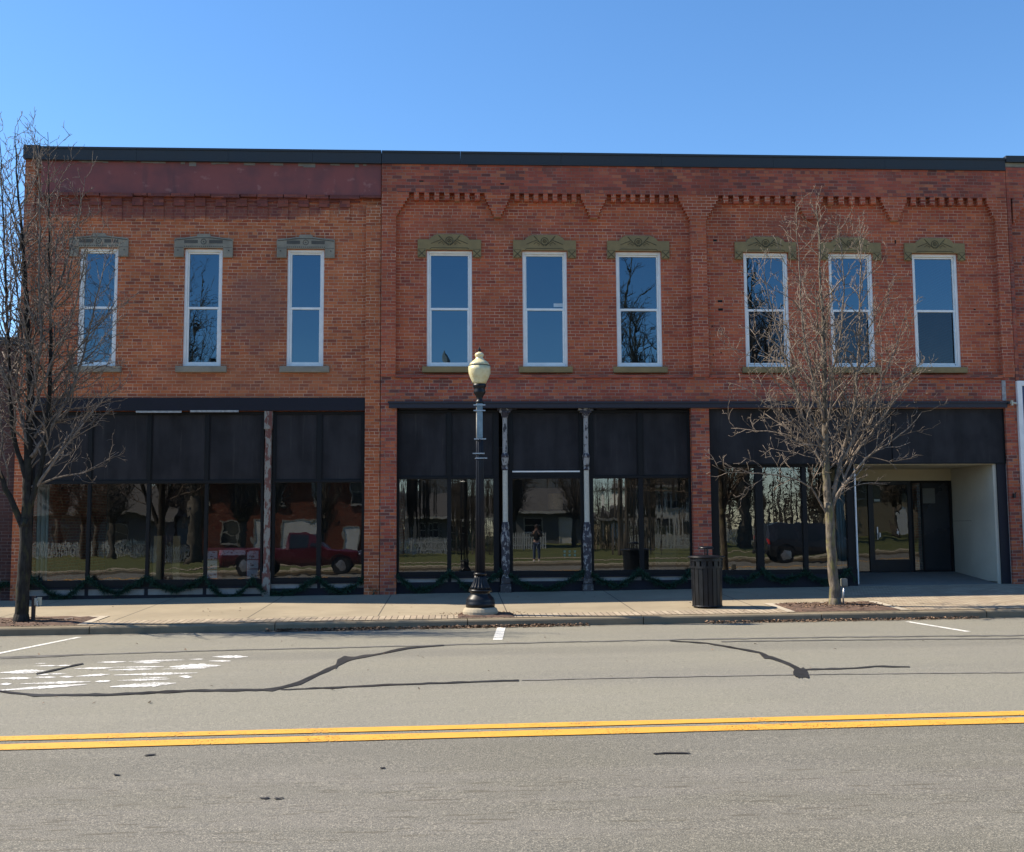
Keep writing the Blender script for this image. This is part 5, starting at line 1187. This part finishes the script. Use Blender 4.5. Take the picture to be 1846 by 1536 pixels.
house(17, 25, -72, 9, 5.4, 3.4, M_SID, M_SHG, 'white gabled house with upstairs windows across the park', [(1.2,2.2,1.0,2.4),(5.6,6.6,1.0,2.4),(2.0,2.9,3.4,4.7),(4.8,5.7,3.4,4.7)], [(3.6,4.5,2.1,M_DARKP)], False)
house(34, 46, -66, 9, 5.2, 3.0, M_TAN, M_SHG, 'tan two storey house far right across the street', [(1.2,2.2,1.0,2.4),(8.6,9.6,1.0,2.4),(2.0,2.9,3.4,4.7),(7.8,8.7,3.4,4.7)], [(5.6,6.5,2.1,M_GAR)])
house(-34, -22, -58, 9, 3.2, 2.6, M_SIDG, M_SHG2, 'pale bungalow far left across the street', [(1.4,2.8,1.0,2.2),(8.4,9.8,1.0,2.2)], [(5.2,6.2,2.1,M_DARKP)])
house(12.8, 15.6, -60, 3, 2.4, 1.1, M_TAN, M_SHG, 'small tan garden shed between the houses across the lawn', [], [(.9,1.9,2.0,M_GAR)], False)
# white picket fence
def fence(x0, x1, y, label):
    g = gz(x0, y); t = thing('picket_fence', (x0, y, g), label, 'fence'); b = MB(); x = x0
    while x < x1:
        b.prism([(x, g+.08), (x+.08, g+.08), (x+.08, g+1.05), (x+.04, g+1.18), (x, g+1.05)], y-.02, y+.0); x += .15
    b.build('pickets', M_SID, t); b = MB(); b.box(x0, x1, y-.06, y-.021, g+.3, g+.38); b.box(x0, x1, y-.06, y-.021, g+.8, g+.88); b.build('rails', M_SID, t)
    for k in range(int((x1-x0)/2.4)+1): b = MB(); b.box(x0+k*2.4-.05, x0+k*2.4+.05, y-.16, y-.061, g-.2, g+1.2); b.build('post', M_SID, t)
fence(-4.8, -1.0, -46.5, 'white picket fence on the lawn before the brick house')
fence(13.0, 27.0, -53, 'long white picket fence on the park lawn at the right')
fence(-30, -17, -50, 'white picket fence on the lawn at the far left')
# church with a spire
cx, cy = -1.7, -118; g = gz(cx, -60)-.6
ch = thing('church', (cx, cy, g), 'far grey church with a pointed spire mirrored in an upper pane', 'church')
b = MB(); b.box(cx-3, cx+3, cy-3, cy+3, g, g+15.5); b.build('tower', M_SIDG, ch)
b = MB(); b.lathe([(4.4, 15.5), (3.0, 16.6), (1.9, 18.6), (1.1, 21.5), (.02, 25.5)], (cx, cy, g), 8); b.build('spire', M_SIDG, ch)
b = MB(); b.box(cx-9, cx+9, cy-26, cy-3.01, g, g+7); b.add([(cx-9.5, cy-3, g+7), (cx+9.5, cy-3, g+7), (cx, cy-3, g+13), (cx-9.5, cy-26, g+7), (cx+9.5, cy-26, g+7), (cx, cy-26, g+13)], [(0,1,2),(5,4,3),(0,2,5,3),(1,4,5,2)]); b.build('nave', M_SIDG, ch)
b = MB(); b.prism([(cx-.8, g+9), (cx+.8, g+9), (cx+.8, g+12), (cx, g+13.2), (cx-.8, g+12)], cy+3.001, cy+3.1); b.build('window', M_DARKP, ch)
# far wood closing the view between the houses
def wood():
    b = MB(); r = random.Random(3)
    for _ in range(520):
        x = r.uniform(-75, 90); y = -r.uniform(84, 112); g = gz(x, -60)-.3; H_ = r.uniform(5, 10.5); lean = r.uniform(-.3, .3)
        b.tube([(x, y, g), (x+lean*.5, y, g+H_*.5), (x+lean, y, g+H_)], [.16, .1, .02], 4)
        for k in range(26):
            z = g+H_*r.uniform(.12, .98); a = r.uniform(0, 6.28); L = r.uniform(.7, 2.2)*(1.1-(z-g)/H_*.6); p = Vector((x+lean*(z-g)/H_, y, z)); d = Vector((cos(a), sin(a)*.6, r.uniform(.3, 1.1)))*L; s = Vector((-sin(a), 0, cos(a)))*.05
            b.add([p-s, p+s, p+d], [(0, 1, 2)]); q = p+d*.5; e = Vector((r.gauss(0,1), r.gauss(0,.4), r.gauss(.4,.6)))*L*.45; b.add([q-s*.6, q+s*.6, q+e], [(0, 1, 2)])
    b.build('distant_wood', M_TWIGB, kind='stuff')
wood()
def hedge(x0, x1, y, h_, label, seed):
    r = random.Random(seed); g = gz(x0, y); t = thing('evergreen_hedge', (x0, y, g), label, 'hedge'); b = MB()
    for _ in range(int((x1-x0)*170)):
        x = r.uniform(x0, x1); a = r.uniform(0, 6.28); z = g+h_*r.random()**.8*(.75+.25*sin(x*1.7)); yy = y+r.gauss(0, .45); s = .13
        p = Vector((x, yy, z)); u = Vector((r.gauss(0,1), r.gauss(0,1), r.gauss(.3,1))).normalized()*s*1.5; v = Vector((r.gauss(0,1), r.gauss(0,1), r.gauss(0,1))).normalized()*s*.6; b.add([p-v, p+v, p+u], [(0, 1, 2)])
    b.build('foliage', plain('hedge_leaves', (.03,.05,.022), .8, .4, 3), t)
    b = MB(); 
    for k in range(int((x1-x0)/.8)): xx = x0+.4+k*.8; b.tube([(xx, y, g-.1), (xx+.05, y, g+h_*.8)], [.05, .015], 5)
    b.build('stems', M_BARKB, t)
hedge(1.0, 16.5, -58, 1.9, 'dark evergreen hedge behind the lawn across the street', 4)
hedge(-21, -9, -53, 1.6, 'dark evergreen hedge at the left of the far lawn', 6)

# ------------------------------------------------------------------ parked cars on the near side
def vehicle(name, cat, label, x0, y0, L, stations, mp, wheels, wr, hw, glass_y, lights, rear_left=True):
    """stations: (t along length, z bottom, z belt, z roof, half width belt, half width roof)"""
    g = G(x0+L/2, y0); t = thing(name, (x0+L/2, y0, g), label, cat); b = MB(); vs = []; k = 10
    for (u, zb, zl, zr, w, wrf) in stations:
        x = x0+u*L
        ring = [(-w*.92, zb), (-w, zb+.18), (-w*1.01, (zb+zl)/2), (-w*.97, zl), (-wrf, zr), (wrf, zr), (w*.97, zl), (w*1.01, (zb+zl)/2), (w, zb+.18), (w*.92, zb)]
        vs += [(x, y0+a, g+z) for a, z in ring]
    n = len(stations); fs = [(i*k+j, i*k+(j+1) % k, (i+1)*k+(j+1) % k, (i+1)*k+j) for i in range(n-1) for j in range(k)]+[tuple(range(k))[::-1], tuple((n-1)*k+j for j in range(k))]
    b.add(vs, fs); body = b.build('body', mp, t, smooth=False, bevel=.03)
    for wx_ in wheels:
        for s in (-1, 1):
            b = MB(); cx, cy = x0+wx_, y0+s*(hw-.11)
            prof = [(.02, .12), (wr*.62, .12), (wr*.94, .11), (wr, .07), (wr, -.07), (wr*.94, -.11), (.02, -.11)]
            o = MB(); o.lathe(prof, (0, 0, 0), 24); o.v = [(cx+a, cy+c_*(1 if s > 0 else -1), g+wr+b_) for a, b_, c_ in o.v]; wo = o.build('wheel', M_TYRE, t)
            o = MB(); o.lathe([(.02, .135), (wr*.2, .14), (wr*.58, .125), (wr*.6, .10)], (0, 0, 0), 20, 5, .12); o.v = [(cx+a, cy+c_*(1 if s > 0 else -1), g+wr+b_) for a, b_, c_ in o.v]; o.build('rim', M_ALU, wo)
            a = MB(); a.tube([(cx+(wr+.07)*cos(q*pi/10), y0+s*(hw+.005), g+wr+(wr+.07)*sin(q*pi/10)) for q in range(11)], .035, 6); a.build('wheel_arch', M_FRAME, t)
    for (u0, u1, z0, z1, wl, wr_) in glass_y:
        for s in (-1, 1):
            b = MB(); a, e = x0+u0*L, x0+u1*L
            b.add([(a, y0+s*(wl+.012), g+z0), (e, y0+s*(wl+.012), g+z0), (e-.06, y0+s*(wr_+.012), g+z1), (a+.06, y0+s*(wr_+.012), g+z1)], [(0,1,2,3) if s < 0 else (3,2,1,0)]); b.build('side_window', M_DARKP, t)
    for nm, (u, y_, z, dx_, dy_, dz_), m in lights:
        for s in (-1, 1): b = MB(); b.box(x0+u*L-dx_, x0+u*L+dx_, y0+s*y_-dy_, y0+s*y_+dy_, g+z-dz_, g+z+dz_); b.build(nm, m, t, bevel=.015)
    b = MB(); b.box(x0-.03, x0+.12, y0-hw*.9, y0+hw*.9, g+.36, g+.56); b.build('bumper', M_FRAME, t, bevel=.03); b = MB(); b.box(x0+L-.1, x0+L+.04, y0-hw*.9, y0+hw*.9, g+.36, g+.56); b.build('bumper', M_FRAME, t, bevel=.03)
    b = MB(); b.box(x0+L*.60, x0+L*.62, y0+hw, y0+hw+.16, g+1.02, g+1.16); b.box(x0+L*.60, x0+L*.62, y0-hw-.16, y0-hw, g+1.02, g+1.16); b.build('door_mirror', M_FRAME, t)
    return t
M_TYRE = plain('tyre', (.018,.018,.018), .85); M_CARD = plain('dark_car_paint', (.022,.023,.028), .22, .05, 2, spec=.7); M_CARR = plain('red_car_paint', (.085,.008,.010), .25, .05, 2, spec=.7)
M_TAIL = plain('tail_lamp', (.5,.02,.02), .2); M_HEAD = plain('head_lamp', (.7,.7,.68), .1)
vehicle('parked_car', 'car', 'dark sport utility car parked across the road, mirrored in the right shop window', 13.7, -22.7, 4.7,
 [(0,.42,.95,1.0,.80,.72),(.03,.36,1.02,1.62,.90,.66),(.12,.33,1.04,1.72,.93,.70),(.45,.32,1.04,1.74,.93,.72),(.58,.32,1.02,1.62,.93,.68),(.72,.32,1.0,1.06,.93,.80),(.92,.34,.88,.95,.90,.74),(1,.42,.72,.76,.80,.62)], M_CARD, (.85, 3.75), .36, .93,
 [(.09,.30,1.07,1.6,.90,.72),(.32,.46,1.07,1.62,.90,.73),(.48,.62,1.07,1.55,.90,.71)], [('tail_light', (.02,.78,.98,.06,.13,.14), M_TAIL), ('headlight', (.965,.68,.74,.08,.16,.08), M_HEAD)])
vehicle('parked_pickup', 'pickup truck', 'red pickup truck parked across the road, mirrored in the left shop window', -9.6, -22.6, 5.6,
 [(0,.52,1.05,1.06,.90,.84),(.02,.45,1.12,1.14,.95,.86),(.36,.42,1.12,1.14,.96,.88),(.38,.40,1.14,1.80,.96,.72),(.56,.40,1.14,1.84,.96,.74),(.70,.40,1.12,1.16,.96,.84),(.96,.44,1.02,1.06,.93,.80),(1,.5,.9,.94,.86,.72)], M_CARR, (1.1, 4.6), .40, .96,
 [(.385,.52,1.17,1.72,.93,.76),(.54,.66,1.17,1.5,.93,.80)], [('tail_light', (.012,.84,.95,.05,.08,.16), M_TAIL), ('headlight', (.975,.74,.86,.07,.14,.09), M_HEAD)])

# ------------------------------------------------------------------ the photographer on the footpath
def photographer():
    X0, Y0 = 0.0, -25.42; g = gz(X0, Y0)+.004
    sk = plain('skin', (.50,.30,.22), .6, .06, 5); jk = plain('dark_jacket', (.018,.019,.024), .85, .2, 6); jn = plain('blue_jeans', (.05,.075,.13), .9, .2, 6); sh = plain('white_trainers', (.6,.6,.58), .7); hr = plain('dark_hair', (.03,.02,.014), .7)
    t = tag(bpy.data.objects.new('person', None), 'person in dark jacket and jeans holding up a phone, mirrored in the middle glass', 'person'); C.objects.link(t); t.location = (X0, Y0, g); ROOT[t.name] = Vector((X0, Y0, g))
    def skin(name, V, E, m, sub=2):
        me = bpy.data.meshes.new(name); me.from_pydata([v[0] for v in V], E, []); o = bpy.data.objects.new(name, me); C.objects.link(o); o.parent = t; ROOT[o.name] = ROOT[t.name]
        s = o.modifiers.new('skin', 'SKIN'); s.use_smooth_shade = True
        for i, v in enumerate(V): me.skin_vertices[0].data[i].radius = (v[1], v[2] if len(v) > 2 else v[1])
        me.skin_vertices[0].data[0].use_root = True
        u = o.modifiers.new('sub', 'SUBSURF'); u.levels = sub; u.render_levels = sub; me.materials.append(m); return o
    # body: one continuous figure, facing +y
    V = [((0,-.02,.92),.15,.11), ((0,-.01,1.08),.13,.10), ((0,0,1.22),.16,.115), ((0,0,1.36),.15,.10), ((0,.0,1.44),.065,.06), ((0,.015,1.50),.055,.055), ((0,.03,1.56),.075,.085), ((0,.035,1.66),.075,.09), ((0,.03,1.70),.05,.06),
         ((.17,0,1.37),.06), ((.23,.06,1.14),.043), ((.12,.27,1.30),.033), ((.07,.36,1.42),.024), ((-.17,0,1.37),.06), ((-.23,.06,1.14),.043), ((-.12,.27,1.30),.033), ((-.07,.36,1.42),.024),
         ((.095,-.02,.84),.09), ((.105,.01,.50),.06), ((.11,-.02,.12),.042), ((.12,.09,.035),.04,.03), ((-.095,-.02,.84),.09), ((-.105,.01,.50),.06), ((-.11,-.02,.12),.042), ((-.12,.09,.035),.04,.03)]
    E = [(0,1),(1,2),(2,3),(3,4),(4,5),(5,6),(6,7),(7,8),(3,9),(9,10),(10,11),(11,12),(3,13),(13,14),(14,15),(15,16),(0,17),(17,18),(18,19),(19,20),(0,21),(21,22),(22,23),(23,24)]
    body = skin('body', V, E, sk)
    skin('jacket', [((0,-.02,.90),.165,.125), ((0,-.01,1.08),.145,.115), ((0,0,1.22),.172,.128), ((0,0,1.36),.162,.112), ((0,0,1.43),.075,.07), ((.17,0,1.37),.07), ((.23,.06,1.14),.055), ((.125,.26,1.295),.043), ((-.17,0,1.37),.07), ((-.23,.06,1.14),.055), ((-.125,.26,1.295),.043)], [(0,1),(1,2),(2,3),(3,4),(3,5),(5,6),(6,7),(3,8),(8,9),(9,10)], jk)
    skin('jeans', [((0,-.02,.90),.155,.12), ((.095,-.02,.82),.10), ((.105,.01,.50),.072), ((.11,-.02,.10),.058), ((-.095,-.02,.82),.10), ((-.105,.01,.50),.072), ((-.11,-.02,.10),.058)], [(0,1),(1,2),(2,3),(0,4),(4,5),(5,6)], jn)
    for s in (-1, 1):
        skin('shoe', [((s*.11,-.05,.05),.045,.045), ((s*.115,.06,.045),.046,.04), ((s*.12,.17,.035),.042,.03)], [(0,1),(1,2)], sh)
        hx = s*.065
        for k in range(4):
            z = 1.43+.018*k; skin('finger', [((hx,.365,z),.009), ((hx-s*.0,.395,z+.004),.0085), ((hx-s*.02,.412,z+.004),.008), ((hx-s*.04,.410,z+.003-.003*k),.007)], [(0,1),(1,2),(2,3)], sk, 1)
        skin('thumb', [((hx,.36,1.425),.011), ((hx-s*.022,.372,1.445),.009), ((hx-s*.035,.378,1.462),.008)], [(0,1),(1,2)], sk, 1)
    b = MB(); o = Vector((X0, Y0, g))
    b.lathe([(.085,-.06),(.105,.0),(.105,.06),(.09,.11),(.05,.14),(.0,.15)], (X0, Y0+.012, g+1.61), 20); b.build('hair', hr, t, smooth=True)
    b = MB()
    for s in (-1, 1): b.lathe([(.0,-.012),(.012,0),(.0,.012)], (X0+s*.032, Y0+.118, g+1.635), 8)
    b.build('eyes', M_FRAME, t); b = MB(); b.add([(X0-.014,Y0+.118,g+1.59),(X0+.014,Y0+.118,g+1.59),(X0,Y0+.15,g+1.598),(X0,Y0+.118,g+1.645)], [(0,1,2),(1,3,2),(3,0,2),(0,3,1)]); b.build('nose', sk, t)
    b = MB(); b.box(X0-.024, X0+.024, Y0+.108, Y0+.119, g+1.555, g+1.563); b.build('mouth', plain('lips', (.35,.13,.11), .5), t)
    for s in (-1, 1): b = MB(); b.lathe([(.0,-.03),(.018,-.01),(.02,.015),(.0,.03)], (X0+s*.088, Y0+.03, g+1.61), 8); b.build('ear', sk, t)
    b = MB(); b.box(X0-.085, X0+.085, Y0+.376, Y0+.385, g+1.425, g+1.505); ph = b.build('phone', M_BLACK, bevel=.003, label='black phone held up sideways in both hands by the person', cat='phone', at=(X0, Y0+.38, g+1.46))
photographer()
